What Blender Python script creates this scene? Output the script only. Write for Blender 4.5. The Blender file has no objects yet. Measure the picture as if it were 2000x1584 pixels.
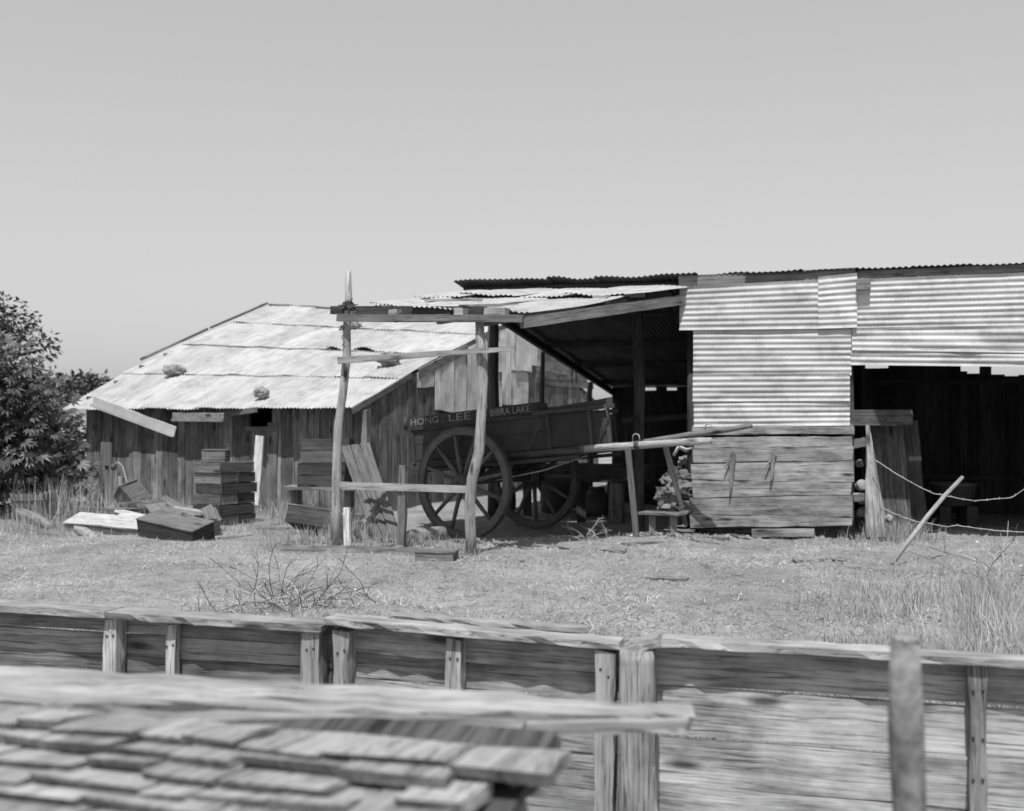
import bpy, bmesh, math, random
import numpy as np
from mathutils import Vector, Matrix, Quaternion, noise

random.seed(11)
RNG = np.random.default_rng(11)
scene = bpy.context.scene
COL = scene.collection
V = Vector

# ------------------------------------------------------------------ camera
FPX, HORIZON, EYE = 2100.0, 815.0, 1.6          # measured on the 2000 x 1584 plate
cam_data = bpy.data.cameras.new('camera')
cam_data.sensor_fit = 'HORIZONTAL'
cam_data.sensor_width = 36.0
cam_data.lens = 36.0 * FPX / 2000.0
cam_data.shift_y = (HORIZON - 792.0) / 2000.0
cam_data.clip_start = 0.05
cam_data.clip_end = 3000
cam_data.dof.use_dof = True
cam_data.dof.focus_distance = 8.5
cam_data.dof.aperture_fstop = 1.9
cam = bpy.data.objects.new('camera', cam_data)
cam.location = (0, 0, EYE)
cam.rotation_euler = (math.radians(90), 0, 0)
COL.objects.link(cam)
scene.camera = cam

# ------------------------------------------------------------------ sky + sun
SUN = V((-0.1, -0.5, 1.0)).normalized()      # direction towards the sun
world = bpy.data.worlds.new('World')
scene.world = world
world.use_nodes = True
nt = world.node_tree
nt.nodes.clear()
sky = nt.nodes.new('ShaderNodeTexSky')
sky.sky_type = 'NISHITA'
sky.sun_disc = False
sky.sun_elevation = math.asin(SUN.z)
sky.sun_rotation = math.atan2(SUN.x, SUN.y)
sky.air_density = 1.0
sky.dust_density = 1.5
sepc = nt.nodes.new('ShaderNodeSeparateColor')
nt.links.new(sky.outputs[0], sepc.inputs[0])
def wmath(op, a, b):
    n = nt.nodes.new('ShaderNodeMath'); n.operation = op
    for i, s in enumerate((a, b)):
        if isinstance(s, (int, float)): n.inputs[i].default_value = s
        else: nt.links.new(s, n.inputs[i])
    return n.outputs[0]
grey = wmath('ADD', wmath('ADD', wmath('MULTIPLY', sepc.outputs[0], 0.04), wmath('MULTIPLY', sepc.outputs[1], 0.2)),
             wmath('MULTIPLY', sepc.outputs[2], 0.76))      # blue-sensitive plate
bg = nt.nodes.new('ShaderNodeBackground')
bg.inputs[1].default_value = 0.145
plate = wmath('MULTIPLY', wmath('POWER', grey, 0.55), 1.85)      # the plate's soft shoulder
nt.links.new(plate, bg.inputs[0])
wo = nt.nodes.new('ShaderNodeOutputWorld')
nt.links.new(bg.outputs[0], wo.inputs[0])

sd = bpy.data.lights.new('sun', 'SUN')
sd.energy = 5.0
sd.angle = math.radians(0.5)
so = bpy.data.objects.new('sun', sd)
so.rotation_euler = (-SUN).to_track_quat('-Z', 'Y').to_euler()
so.location = (-5, -10, 25)
COL.objects.link(so)

scene.view_settings.view_transform = 'Standard'
scene.view_settings.look = 'None'
scene.view_settings.exposure = 0.0
scene.view_settings.gamma = 1.0
scene.view_settings.use_curve_mapping = False

# ------------------------------------------------------------------ helpers
def at(px, py, d):
    """plate measurement + distance -> point in the yard"""
    return V(((px - 1000.0) / FPX * d, d, EYE + (HORIZON - py) / FPX * d))

def smooth01(x):
    x = max(0.0, min(1.0, x)); return x * x * (3 - 2 * x)

FA, FD = V((-2.71, 5.99)), V((0.9617, -0.2739))     # plank fence line
FN = V((0.2739, 0.9617))
def fence_d(x, y): return (x - FA.x) * FN.x + (y - FA.y) * FN.y
MOUNDS = [(1.2, 8.8, .5, .07), (2.4, 8.6, .6, .09), (3.2, 8.2, .5, .06), (0.6, 9.6, .7, .04), (1.9, 14.0, .7, .06), (-.2, 15.6, 1.5, -.1), (1.2, 15.4, 1.2, -.05)]
def gz(x, y):
    d = fence_d(x, y)
    z = -0.62 * (1 - smooth01((d - 0.06) / 0.3))
    if d > 0:
        z += 0.035 * noise.noise((x * .55, y * .55, 1.3)) + 0.036 * noise.noise((x * 2.3, y * 2.3, 7.7))
        z += 0.022 * noise.noise((x * 5.1, y * 5.1, 3.1))
        for mx, my, mr, mh in MOUNDS:
            q = ((x - mx) ** 2 + (y - my) ** 2) / mr ** 2
            if q < 4: z += mh * math.exp(-q * 1.6)
    else:
        z += 0.03 * noise.noise((x * 1.1, y * 1.1, 5.3))
    return z

WM = {}
def place(o, m, parent=None):
    WM[o.name] = m.copy()
    if parent is not None:
        o.parent = parent
        o.matrix_parent_inverse = Matrix.Identity(4)
        o.matrix_basis = WM[parent.name].inverted() @ m
    else:
        o.matrix_basis = m
    return o

def thing(name, label, cat, base, group=None):
    o = bpy.data.objects.new(name, None)
    COL.objects.link(o)
    o.empty_display_size = 0.2
    o['label'] = label; o['category'] = cat
    if group: o['group'] = group
    place(o, Matrix.Translation(V(base)))
    return o

def tag(o, label, cat, group=None):
    o['label'] = label; o['category'] = cat
    if group: o['group'] = group
    return o

def mesh_obj(name, verts, faces, mat, m=None, parent=None, smooth=False):
    me = bpy.data.meshes.new(name)
    me.from_pydata([tuple(v) for v in verts], [], faces)
    if smooth: me.polygons.foreach_set('use_smooth', [True] * len(me.polygons))
    me.materials.append(mat)
    me.update()
    o = bpy.data.objects.new(name, me)
    COL.objects.link(o)
    return place(o, m if m is not None else Matrix.Identity(4), parent)

def frame(a, b, wdir):
    x = (b - a).normalized()
    w = V(wdir); y = w - x * w.dot(x)
    if y.length < 1e-4: y = x.orthogonal()
    y.normalize(); z = x.cross(y)
    m = Matrix((x, y, z)).transposed().to_4x4()
    m.translation = (a + b) / 2
    return m

def plank(name, parent, a, b, w, t, wdir, mat, jit=0.004, nseg=3, rag=0.01, w2=None, bow=0.0, twist=0.0, under=0.0):
    """sawn or split board: local x = length, y = width, z = thickness"""
    a, b = V(a), V(b)
    L = (b - a).length
    vs = []
    for i in range(nseg + 1):
        f = i / nseg
        ww = (w if w2 is None else w + (w2 - w) * f) / 2
        ang = twist * (f - .5)
        bo = bow * math.sin(math.pi * f)
        for (sy, sz) in ((-1, -1), (1, -1), (1, 1), (-1, 1)):
            x = (f - .5) * L
            if i == 0: x += -random.uniform(0, rag) + (under if sz < 0 else 0)
            if i == nseg: x += random.uniform(0, rag)
            y = sy * ww + random.uniform(-jit, jit); z = sz * t / 2 + random.uniform(-jit, jit) * .35
            vs.append((x, y * math.cos(ang) - z * math.sin(ang), z * math.cos(ang) + y * math.sin(ang) + bo))
    fs = [(3, 2, 1, 0)]
    for i in range(nseg):
        p, q = i * 4, i * 4 + 4
        for k in range(4):
            k2 = (k + 1) % 4
            fs.append((p + k, p + k2, q + k2, q + k))
    q = nseg * 4
    fs.append((q, q + 1, q + 2, q + 3))
    return mesh_obj(name, vs, fs, mat, frame(a, b, wdir), parent)

def tube(name, parent, pts, radii, mat, n=10, jit=0.0, smooth=True, flat=1.0):
    """limb, pole, pipe or rope along points"""
    pts = [V(p) for p in pts]
    if isinstance(radii, (int, float)): radii = [radii] * len(pts)
    c = sum(pts, V()) / len(pts)
    ax_ = pts[-1] - pts[0]
    fm = frame(c, c + (ax_ if ax_.length > 1e-3 else V((1, 0, 0))), (.3, 1, .2)); fm.translation = c
    fi = fm.to_3x3().inverted()
    vs, fs = [], []
    up = None
    for i, p in enumerate(pts):
        d = (pts[min(i + 1, len(pts) - 1)] - pts[max(i - 1, 0)]).normalized()
        if up is None: up = d.orthogonal().normalized()
        up = (up - d * up.dot(d)).normalized()
        s = d.cross(up)
        for k in range(n):
            a = 2 * math.pi * k / n
            r = radii[i] * (1 + random.uniform(-jit, jit))
            vs.append(fi @ (p - c + up * (math.cos(a) * r) + s * (math.sin(a) * r * flat)))
    for i in range(len(pts) - 1):
        for k in range(n):
            k2 = (k + 1) % n
            fs.append((i * n + k, i * n + k2, i * n + n + k2, i * n + n + k))
    fs.append(tuple(range(n - 1, -1, -1)))
    q = (len(pts) - 1) * n
    fs.append(tuple(range(q, q + n)))
    return mesh_obj(name, vs, fs, mat, fm, parent, smooth)

def sheet(name, parent, p00, p10, p01, p11, mat, pitch=0.076, amp=0.009, nv=6, warp=0.008, rag=0.0, per=6, curl=0.0, dents=0):
    """corrugated iron: u (p00>p10) crosses the corrugations, v (p00>p01) runs along them"""
    p00, p10, p01, p11 = map(V, (p00, p10, p01, p11))
    W = ((p10 - p00).length + (p11 - p01).length) / 2
    Lg = ((p01 - p00).length + (p11 - p10).length) / 2
    nc = max(2, round(W / pitch)); cols = nc * per + 1
    nrm = (p10 - p00).cross(p01 - p00).normalized()
    u = np.linspace(0, 1, cols)[:, None]; v = np.linspace(0, 1, nv + 1)[None, :]
    ph = RNG.uniform(0, 6.28, 8)
    P = [((1 - u) * (1 - v)) * p00[k] + (u * (1 - v)) * p10[k] + ((1 - u) * v) * p01[k] + (u * v) * p11[k] for k in range(3)]
    off = amp * np.cos(2 * np.pi * nc * u + np.pi) * (1 + 0.12 * np.sin(5 * v + ph[6]) * np.sin(9 * u + ph[7]))
    off = off + warp * (np.sin(3.1 * u + ph[0]) * np.sin(4.3 * v + ph[1]) + .6 * np.sin(7.7 * u + ph[2] + 2 * v) * np.sin(6.1 * v + ph[3]))
    if curl: off = off + curl * (np.maximum(0, .35 - v) / .35) ** 2 * np.sin(np.pi * np.clip(u * 1.3 + ph[4] * .05, 0, 1))
    for _ in range(dents):
        du, dv_ = RNG.uniform(0, 1, 2); rr = RNG.uniform(.05, .16)
        off = off + RNG.uniform(-.018, .012) * np.exp(-(((u - du) * W) ** 2 * 2.2 + ((v - dv_) * Lg) ** 2 * .8) / rr ** 2)
    shift = rag * np.sin(5 * u + ph[4]) * (1 - v) + rag * np.sin(4 * u + ph[5]) * v
    dv = (p01 - p00).normalized()
    c = (p00 + p10 + p01 + p11) / 4
    co = np.stack([P[k] + off * nrm[k] + shift * dv[k] - c[k] + 0 * u * v for k in range(3)], -1)
    nr = nv + 1
    idx = np.arange(cols * nr).reshape(cols, nr)
    q = np.stack([idx[:-1, :-1], idx[1:, :-1], idx[1:, 1:], idx[:-1, 1:]], -1).reshape(-1, 4)
    me = bpy.data.meshes.new(name)
    me.vertices.add(cols * nr); me.vertices.foreach_set('co', co.reshape(-1))
    me.loops.add(q.size); me.loops.foreach_set('vertex_index', q.reshape(-1))
    me.polygons.add(len(q)); me.polygons.foreach_set('loop_start', np.arange(len(q)) * 4)
    me.polygons.foreach_set('use_smooth', np.ones(len(q), bool))
    uv = me.uv_layers.new(name='UVMap')
    uvv = np.stack([np.broadcast_to(u * W, (cols, nr)), np.broadcast_to(v * Lg, (cols, nr))], -1).reshape(-1, 2)
    uv.data.foreach_set('uv', uvv[q.reshape(-1)].reshape(-1))
    me.materials.append(mat)
    me.update(); me.validate()
    o = bpy.data.objects.new(name, me)
    COL.objects.link(o)
    return place(o, Matrix.Translation(c), parent)

def rock(name, parent, c, r, mat, sub=2, rough=0.3, squash=(1, 1, 1), rz=None, freq=1.6):
    bm = bmesh.new()
    bmesh.ops.create_icosphere(bm, subdivisions=sub, radius=1)
    sd_ = random.uniform(0, 99)
    for v in bm.verts:
        p = v.co.copy()
        k = 1 + rough * noise.noise(p * freq + V((sd_, 0, 0))) + rough * .5 * noise.noise(p * freq * 2.7 + V((0, sd_, 0)))
        v.co = V((p.x * squash[0], p.y * squash[1], p.z * squash[2])) * (r * k)
    me = bpy.data.meshes.new(name); bm.to_mesh(me); bm.free()
    me.materials.append(mat)
    o = bpy.data.objects.new(name, me); COL.objects.link(o)
    m = Matrix.Translation(V(c)) @ Matrix.Rotation(random.uniform(0, 6.28) if rz is None else rz, 4, 'Z')
    return place(o, m, parent)

def stuff_mesh(name, co, tris, mat, label, cat, parent=None):
    me = bpy.data.meshes.new(name)
    n = len(tris)
    me.vertices.add(len(co)); me.vertices.foreach_set('co', np.asarray(co, np.float32).reshape(-1))
    me.loops.add(n * 3); me.loops.foreach_set('vertex_index', np.asarray(tris, np.int32).reshape(-1))
    me.polygons.add(n); me.polygons.foreach_set('loop_start', np.arange(n) * 3)
    me.materials.append(mat)
    me.update(); me.validate()
    o = bpy.data.objects.new(name, me); COL.objects.link(o)
    o['kind'] = 'stuff'
    if parent is None: o['label'] = label; o['category'] = cat
    return place(o, Matrix.Identity(4), parent)

# ------------------------------------------------------------------ materials (a grey plate: every colour is a tone)
class N:
    def __init__(s, name):
        s.m = bpy.data.materials.new(name); s.m.use_nodes = True
        s.t = s.m.node_tree; s.b = s.t.nodes['Principled BSDF']
    def n(s, kind, **kw):
        x = s.t.nodes.new('ShaderNode' + kind)
        for k, v in kw.items(): setattr(x, k, v)
        return x
    def lk(s, a, b): s.t.links.new(a, b)
    def math(s, op, a, b=0.0, clamp=False):
        x = s.n('Math', operation=op); x.use_clamp = clamp
        for i, q in enumerate((a, b)):
            if isinstance(q, (int, float)): x.inputs[i].default_value = q
            else: s.lk(q, x.inputs[i])
        return x.outputs[0]
    def vec(s, op, a, b):
        x = s.n('VectorMath', operation=op)
        for i, q in enumerate((a, b)):
            if isinstance(q, (tuple, list)): x.inputs[i].default_value = q
            else: s.lk(q, x.inputs[i])
        return x.outputs[0]
    def noise(s, co, scale, detail=3, rough=.6):
        x = s.n('TexNoise'); x.inputs['Scale'].default_value = scale; x.inputs['Detail'].default_value = detail
        x.inputs['Roughness'].default_value = rough
        s.lk(co, x.inputs['Vector']); return x.outputs['Fac']
    def ramp(s, f, stops):
        x = s.n('ValToRGB'); e = x.color_ramp.elements
        while len(e) < len(stops): e.new(.5)
        for i, (p, v) in enumerate(stops): e[i].position = p; e[i].color = (v, v, v, 1)
        s.lk(f, x.inputs[0]); return x.outputs[0]
    def done(s, val, rough=.85, spec=.3, bump=None, bstr=.4, bdist=.01, metal=0.0):
        if isinstance(val, (int, float)): s.b.inputs['Base Color'].default_value = (val, val, val, 1)
        else: s.lk(val, s.b.inputs['Base Color'])
        if isinstance(rough, (int, float)): s.b.inputs['Roughness'].default_value = rough
        else: s.lk(rough, s.b.inputs['Roughness'])
        s.b.inputs['Specular IOR Level'].default_value = spec
        s.b.inputs['Metallic'].default_value = metal
        if bump is not None:
            x = s.n('Bump'); x.inputs['Strength'].default_value = bstr; x.inputs['Distance'].default_value = bdist
            s.lk(bump, x.inputs['Height']); s.lk(x.outputs[0], s.b.inputs['Normal'])
        return s.m

def wood(name, tone, spread=.35, contrast=.5, grain=1.0, stain=.35, knots=True):
    k = N(name)
    tc = k.n('TexCoord'); oi = k.n('ObjectInfo')
    co = k.vec('ADD', tc.outputs['Object'], k.vec('SCALE', (1, 1, 1), (0, 0, 0)))
    off = k.n('CombineXYZ')
    r = k.math('MULTIPLY', oi.outputs['Random'], 37.0)
    for i in range(3): k.lk(r, off.inputs[i])
    co = k.vec('ADD', tc.outputs['Object'], off.outputs[0])
    warp = k.noise(co, 1.7, 2)
    st = k.vec('MULTIPLY', co, (1.0, 38 * grain, 38 * grain))
    cw = k.n('CombineXYZ'); k.lk(k.math('MULTIPLY', warp, 1.5), cw.inputs[1])
    st = k.vec('ADD', st, cw.outputs[0])
    g = k.noise(st, 1.0, 5, .68)
    fine = k.noise(k.vec('MULTIPLY', co, (3, 95, 95)), 1.0, 2)
    blot = k.noise(k.vec('MULTIPLY', co, (2.2, 4.5, 4.5)), 1.0, 5, .65)
    gv = k.ramp(g, [(.33, 1 - contrast * 1.15), (.5, 1.0), (.66, 1 + contrast * .5)])
    crack = k.ramp(fine, [(.3, .3), (.42, 1.0)])
    ck = k.noise(k.vec('ADD', k.vec('MULTIPLY', co, (.6, 30 * grain, 30 * grain)), cw.outputs[0]), 1.0, 3, .55)
    crack = k.math('MULTIPLY', crack, k.ramp(ck, [(.5, 1.0), (.513, .42), (.521, .42), (.535, 1.0)]))
    bv = k.ramp(blot, [(.3, 1 - stain), (.62, 1 + stain * .35)])
    tint = k.math('ADD', k.math('MULTIPLY', oi.outputs['Random'], spread * 2), 1 - spread)
    v = k.math('MULTIPLY', k.math('MULTIPLY', gv, bv), k.math('MULTIPLY', crack, tint))
    if knots:
        vo = k.n('TexVoronoi'); vo.inputs['Scale'].default_value = 1.0
        k.lk(k.vec('MULTIPLY', co, (1.7, 6, 6)), vo.inputs['Vector'])
        v = k.math('MULTIPLY', v, k.ramp(vo.outputs['Distance'], [(.07, .22), (.2, 1.0)]))
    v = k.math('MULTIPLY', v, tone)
    return k.done(v, .88, .2, k.math('ADD', g, k.math('MULTIPLY', fine, .6)), .55, .006)

def tin(name, tone, rust=.4, spread=.15, rough=.5, streak=.25, spec=.4):
    k = N(name)
    uv = k.n('UVMap'); uv.uv_map = 'UVMap'
    oi = k.n('ObjectInfo')
    off = k.n('CombineXYZ'); r = k.math('MULTIPLY', oi.outputs['Random'], 53.0)
    k.lk(r, off.inputs[0]); k.lk(r, off.inputs[1])
    co = k.vec('ADD', uv.outputs[0], off.outputs[0])
    s1 = k.noise(k.vec('MULTIPLY', co, (14, 1.2, 1)), 1.0, 4)
    s2 = k.noise(co, 2.3, 4, .7)
    s3 = k.noise(co, 38, 2, .6)
    v = k.math('MULTIPLY', k.ramp(s1, [(.3, 1 - streak), (.6, 1 + streak * .4)]), k.ramp(s2, [(.36, 1 - rust), (.52, 1.0)]))
    v = k.math('MULTIPLY', v, k.ramp(s3, [(.3, .88), (.6, 1.04)]))
    tint = k.math('ADD', k.math('MULTIPLY', oi.outputs['Random'], spread * 2), 1 - spread)
    v = k.math('MULTIPLY', k.math('MULTIPLY', v, tint), tone)
    return k.done(v, rough, spec, s2, .15, .01)

def mottled(name, tone, lo=.6, hi=1.3, scale=6.0, rough=.9, bstr=.5, bdist=.02, spec=.2, world_co=False, spread=.15):
    k = N(name)
    tc = k.n('TexCoord'); oi = k.n('ObjectInfo')
    off = k.n('CombineXYZ'); k.lk(k.math('MULTIPLY', oi.outputs['Random'], 21.0), off.inputs[0])
    co = k.vec('ADD', tc.outputs['Object'], off.outputs[0])
    a = k.noise(co, scale, 6, .7); b = k.noise(co, scale * .21, 3)
    v = k.math('MULTIPLY', k.ramp(a, [(.3, lo), (.7, hi)]), k.ramp(b, [(.3, .82), (.7, 1.15)]))
    tint = k.math('ADD', k.math('MULTIPLY', oi.outputs['Random'], spread * 2), 1 - spread)
    v = k.math('MULTIPLY', k.math('MULTIPLY', v, tint), tone)
    return k.done(v, rough, spec, a, bstr, bdist)

M = {}
M['fence'] = wood('weathered_fence_wood', .35, .26, .3, 1.0, .62)
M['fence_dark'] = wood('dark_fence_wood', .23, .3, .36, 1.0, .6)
M['cap'] = wood('fence_cap_wood', .31, .14, .3, 1.0, .45)
M['wall_wood'] = wood('weathered_slab_wood', .18, .45, .5, .8, .5)
M['gable_wood'] = wood('gable_slab_wood', .19, .35, .55, .8, .5)
M['plank_wall'] = wood('grey_plank_wood', .29, .18, .36, 1.0, .55)
M['dark_wood'] = wood('interior_shade_wood', .05, .3, .4, 1.0, .4)  # shade of the interiors put into the wood's colour
M['beam'] = wood('old_beam_wood', .2, .25, .4, 1.0, .35)
M['dark_beam'] = wood('dark_beam_wood', .065, .25, .4, 1.0, .35)  # beam wood again, with the shade under the roofs put into its tone
M['pole'] = wood('bare_pole_wood', .32, .12, .3, .7, .3)
M['bark'] = wood('dark_bark', .075, .2, .5, .7, .4, False)
M['crate'] = wood('crate_wood', .16, .3, .4, 1.0, .3)
M['lean_board'] = wood('grey_grooved_board', .12, .12, .35, 1.0, .25, False)
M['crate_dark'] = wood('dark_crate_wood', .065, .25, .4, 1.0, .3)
M['box_light'] = wood('pale_box_wood', .42, .15, .3, 1.0, .25)
M['white_post'] = wood('whitewashed_wood', .7, .05, .25, 1.0, .35, False)
M['shaft'] = wood('shaft_wood', .38, .1, .35, 1.0, .3)
M['cart'] = mottled('old_cart_paint', .04, .7, 1.25, 5, .75, .25, .004, .3)
M['cart_trim'] = wood('cart_frame_wood', .065, .15, .4, 1.0, .3, False)
M['wheel'] = wood('wheel_wood', .13, .1, .35, 1.2, .3, False)
M['iron'] = mottled('rusty_iron', .06, .6, 1.4, 12, .7, .3, .003, .4)
M['letter'] = mottled('faded_letter_paint', .25, .75, 1.15, 20, .7, .1, .002)
M['letter_shade'] = mottled('dark_letter_paint', .03, .8, 1.1, 20, .7, .1, .002)
M['tin_roof'] = tin('sunbleached_iron', .4, .25, .12, .6, .22)
M['tin_wall'] = tin('galvanised_iron_wall', .47, .26, .08, .5, .22)
M['tin_gable'] = tin('rusting_iron_wall', .6, .3, .12, .6, .25)
M['tin_dark'] = tin('roof_shade_iron', .11, .35, .2, .65, .25, .2)  # shade on the shed roof's underside put into the iron's colour
M['bark_post'] = mottled('scarred_post_wood', .2, .35, 1.5, 16, .95, .6, .01)
M['stone'] = mottled('roof_stone', .26, .5, 1.4, 7, .95, .7, .03)
M['shingle'] = wood('grey_shingle_wood', .3, .16, .35, 1.0, .3, False)
M['sack'] = mottled('old_sacking', .11, .5, 1.4, 9, .95, .6, .02)
M['rag'] = mottled('pale_rag', .2, .7, 1.2, 9, .95, .5, .02)
M['leaf'] = mottled('fig_leaf', .05, .7, 1.4, 3, .5, .1, .005, .5, spread=.3)
M['leaf_far'] = mottled('small_tree_leaf', .055, .7, 1.3, 2, .6, .1, .005, .4)
M['grass'] = mottled('dry_grass', .34, .62, 1.3, 2.2, .9, .0, .001)
M['straw'] = mottled('pale_straw', .5, .7, 1.2, 4, .9, .0, .001)
M['twig'] = mottled('dry_twig', .13, .7, 1.3, 4, .9, .2, .001)
M['pale_twig'] = mottled('bleached_twig', .45, .8, 1.2, 4, .9, .2, .001)
M['litter'] = mottled('bark_litter', .17, .5, 1.6, 3, .95, .3, .004)
M['shard'] = mottled('white_shard', .6, .85, 1.1, 6, .7, .1, .002)
M['wire'] = mottled('rusted_wire', .33, .7, 1.3, 20, .6, .2, .001)
M['enamel'] = mottled('old_tub_iron', .1, .7, 1.2, 5, .5, .1, .002)

k = N('sandy_yard')
tc = k.n('TexCoord'); co = tc.outputs['Object']
a = k.noise(co, .7, 4); b = k.noise(co, 5.5, 6, .7); c = k.noise(co, 42, 4, .7); d = k.noise(co, 160, 2)
v = k.math('MULTIPLY', k.ramp(a, [(.32, .76), (.66, 1.16)]), k.ramp(b, [(.3, .6), (.5, 1.0), (.72, 1.18)]))
v = k.math('MULTIPLY', v, k.ramp(c, [(.3, .45), (.45, 1.0), (.7, 1.2)]))
v = k.math('MULTIPLY', v, k.ramp(d, [(.25, .75), (.6, 1.06)]))
v = k.math('MULTIPLY', v, .305)
hgt = k.math('ADD', k.math('MULTIPLY', b, 1.2), k.math('ADD', k.math('MULTIPLY', c, .5), k.math('MULTIPLY', d, .15)))
M['ground'] = k.done(v, .95, .15, hgt, 1.0, .05)
# ================================================================== GROUND
def axis(lo, hi, step, far):
    c = list(np.arange(lo, hi + 1e-6, step)); s = step
    left, x = [], lo
    while x > -far: s *= 1.6; x -= s; left.append(x)
    right, x, s = [], hi, step
    while x < far: s *= 1.6; x += s; right.append(x)
    return left[::-1] + c + right
gx = axis(-9.0, 9.0, .1, 1500); gy = axis(2.0, 19.0, .1, 1500)
gv = [(x, y, gz(x, y)) for y in gy for x in gx]
nx = len(gx)
gf = [(j * nx + i, j * nx + i + 1, j * nx + nx + i + 1, j * nx + nx + i) for j in range(len(gy) - 1) for i in range(nx - 1)]
ground = mesh_obj('ground', gv, gf, M['ground'], smooth=True)
ground['kind'] = 'structure'

# ================================================================== COTTAGE
CA = math.radians(25)
CE = V((math.cos(CA), -math.sin(CA), 0)); CR = V((math.sin(CA), math.cos(CA), 0)); UP = V((0, 0, 1))
G0 = V((-2.45, 17.85, 0)); CLEN = 6.2
L0 = G0 - CE * CLEN
def interp(t, pts):
    for (a, za), (b, zb) in zip(pts, pts[1:]):
        if t <= b or (b, zb) == pts[-1]: return za + (zb - za) * (t - a) / (b - a)
ZL = [(-.4, 1.76), (1.9, 2.86), (5.7, 4.25), (11.2, 2.0)]
ZR = [(-.4, 1.76), (1.8, 2.52), (3.9, 3.13), (5.7, 3.68), (11.2, 1.9)]
def roof_z(t, u): return interp(t, ZL) * (1 - u) + interp(t, ZR) * u
def S(s, t, lift=0.0):
    """cottage roof: s metres along the front from the left corner, t metres back from the front wall"""
    p = L0 + CE * s + CR * t
    return V((p.x, p.y, roof_z(t, max(-.1, min(1.1, s / CLEN))) + lift))

cottage = thing('cottage', 'low slab-walled cottage under a bleached corrugated iron roof', 'cottage', L0 + CE * 3.1 + CR * 5)
# front wall of upright slabs, with a dark window opening and a doorway
s = 0.0
while s < CLEN - .05:
    w = min(random.uniform(.15, .27), CLEN - s)
    cx_ = s + w / 2
    top = roof_z(0, cx_ / CLEN) - .06
    bot = -.03
    px_ = 172 + cx_ / CLEN * 540
    if 515 < px_ < 553: top = 1.4
    base = L0 + CE * cx_ - CR * random.uniform(0, .03)
    plank('slab', cottage, base + UP * bot, base + UP * top + CE * random.uniform(-.015, .015), w * .97, .035, CE, M['wall_wood'], .008, 4, .03)
    s += w
# sill and head of the opening
wn = L0 + CE * 4.1 - CR * .05
plank('window_sill', cottage, wn + UP * 1.4 - CE * .3, wn + UP * 1.4 + CE * .3, .07, .06, UP, M['beam'])
plank('rafter_end', cottage, S(3.55, -.25) - UP * .16, S(4.35, -.5) + UP * .0, .09, .07, UP, M['beam'], .006)
plank('whitewashed_board', cottage, at(497, 985, 17.95), at(508, 852, 17.95), .17, .03, CE, M['white_post'], .006)
plank('door_board', cottage, L0 + CE * 4.32 - CR * .05, L0 + CE * 4.38 - CR * .05 + UP * 1.5, .22, .03, CE, M['wall_wood'])
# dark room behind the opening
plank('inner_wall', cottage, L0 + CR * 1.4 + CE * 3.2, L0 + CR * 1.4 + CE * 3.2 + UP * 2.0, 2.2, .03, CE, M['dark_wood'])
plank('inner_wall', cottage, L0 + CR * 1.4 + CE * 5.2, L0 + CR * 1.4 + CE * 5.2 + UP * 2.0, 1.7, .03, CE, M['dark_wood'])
# gable wall (right-hand end)
def gable_t(px):
    k_ = (px - 1000) / FPX
    return (k_ * G0.y - G0.x) / (CR.x - CR.y * k_)
def gable_pt(px, py, out=0.0):
    t = gable_t(px); p = G0 + CR * t + CE * out
    return V((p.x, p.y, EYE + (HORIZON - py) / FPX * p.y))
t = 0.0
while t < 10.9:
    w = random.uniform(.17, .3)
    c_ = t + w / 2
    zt = roof_z(c_, 1.0) - .1
    base = G0 + CR * c_ + CE * random.uniform(0, .02)
    plank('slab', cottage, base - UP * .03, base + UP * zt + CR * random.uniform(-.02, .02), w * .98, .03, CR, M['gable_wood'], .008, 4, .03)
    t += w
# weatherboards towards the far end of the gable
for i in range(6):
    z0 = 2.42 + i * .15
    a = G0 + CR * 7.0 + CE * (.045 + i * .002); b = G0 + CR * min(10.8, 10.6 - i * .45) + CE * (.045 + i * .002)
    plank('weatherboard', cottage, a + UP * z0, b + UP * (z0 - .02), .17, .022, UP, M['gable_wood'], .006)
# patches of iron on the gable
def gsheet(x0, x1, ytl, ytr, ybl, ybr, out):
    sheet('wall_sheet', cottage, gable_pt(x1, ybr, out), gable_pt(x0, ybl, out), gable_pt(x1, ytr, out), gable_pt(x0, ytl, out), M['tin_gable'], amp=.01, warp=.006, rag=.012, nv=5)
gsheet(808, 845, 729, 708, 756, 757, .05)
gsheet(842, 879, 711, 694, 801, 804, .062)
gsheet(876, 912, 692, 676, 806, 809, .05)
gsheet(905, 942, 678, 663, 808, 812, .074)
gsheet(938, 975, 662, 645, 806, 822, .055)
gsheet(940, 978, 668, 668, 727, 727, .085)
gsheet(968, 1002, 646, 638, 724, 724, .07)
gsheet(985, 1026, 722, 720, 812, 812, .055)
gsheet(999, 1030, 637, 655, 724, 726, .09)
gsheet(1022, 1052, 652, 672, 712, 714, .06)
gsheet(972, 990, 722, 722, 790, 790, .09)
plank('barge_board', cottage, S(CLEN + .05, -.42, -.05), S(CLEN + .05, 1.45, -.05), .1, .03, UP, M['beam'], .006)
plank('barge_board', cottage, S(CLEN + .06, 1.7, -.09), S(CLEN + .06, 3.6, -.09), .16, .03, UP, M['beam'], .006)
plank('barge_board', cottage, S(CLEN + .05, 3.6, -.07), S(CLEN + .05, 5.6, -.07), .12, .03, UP, M['beam'], .006)
plank('purlin', cottage, S(0, .05, -.12), S(CLEN, .05, -.12), .1, .08, UP, M['dark_beam'])
plank('corner_post', cottage, G0 - CR * .06 + CE * .05, G0 - CR * .06 + CE * .05 + UP * 1.72, .14, .12, CE, M['gable_wood'])
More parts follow.
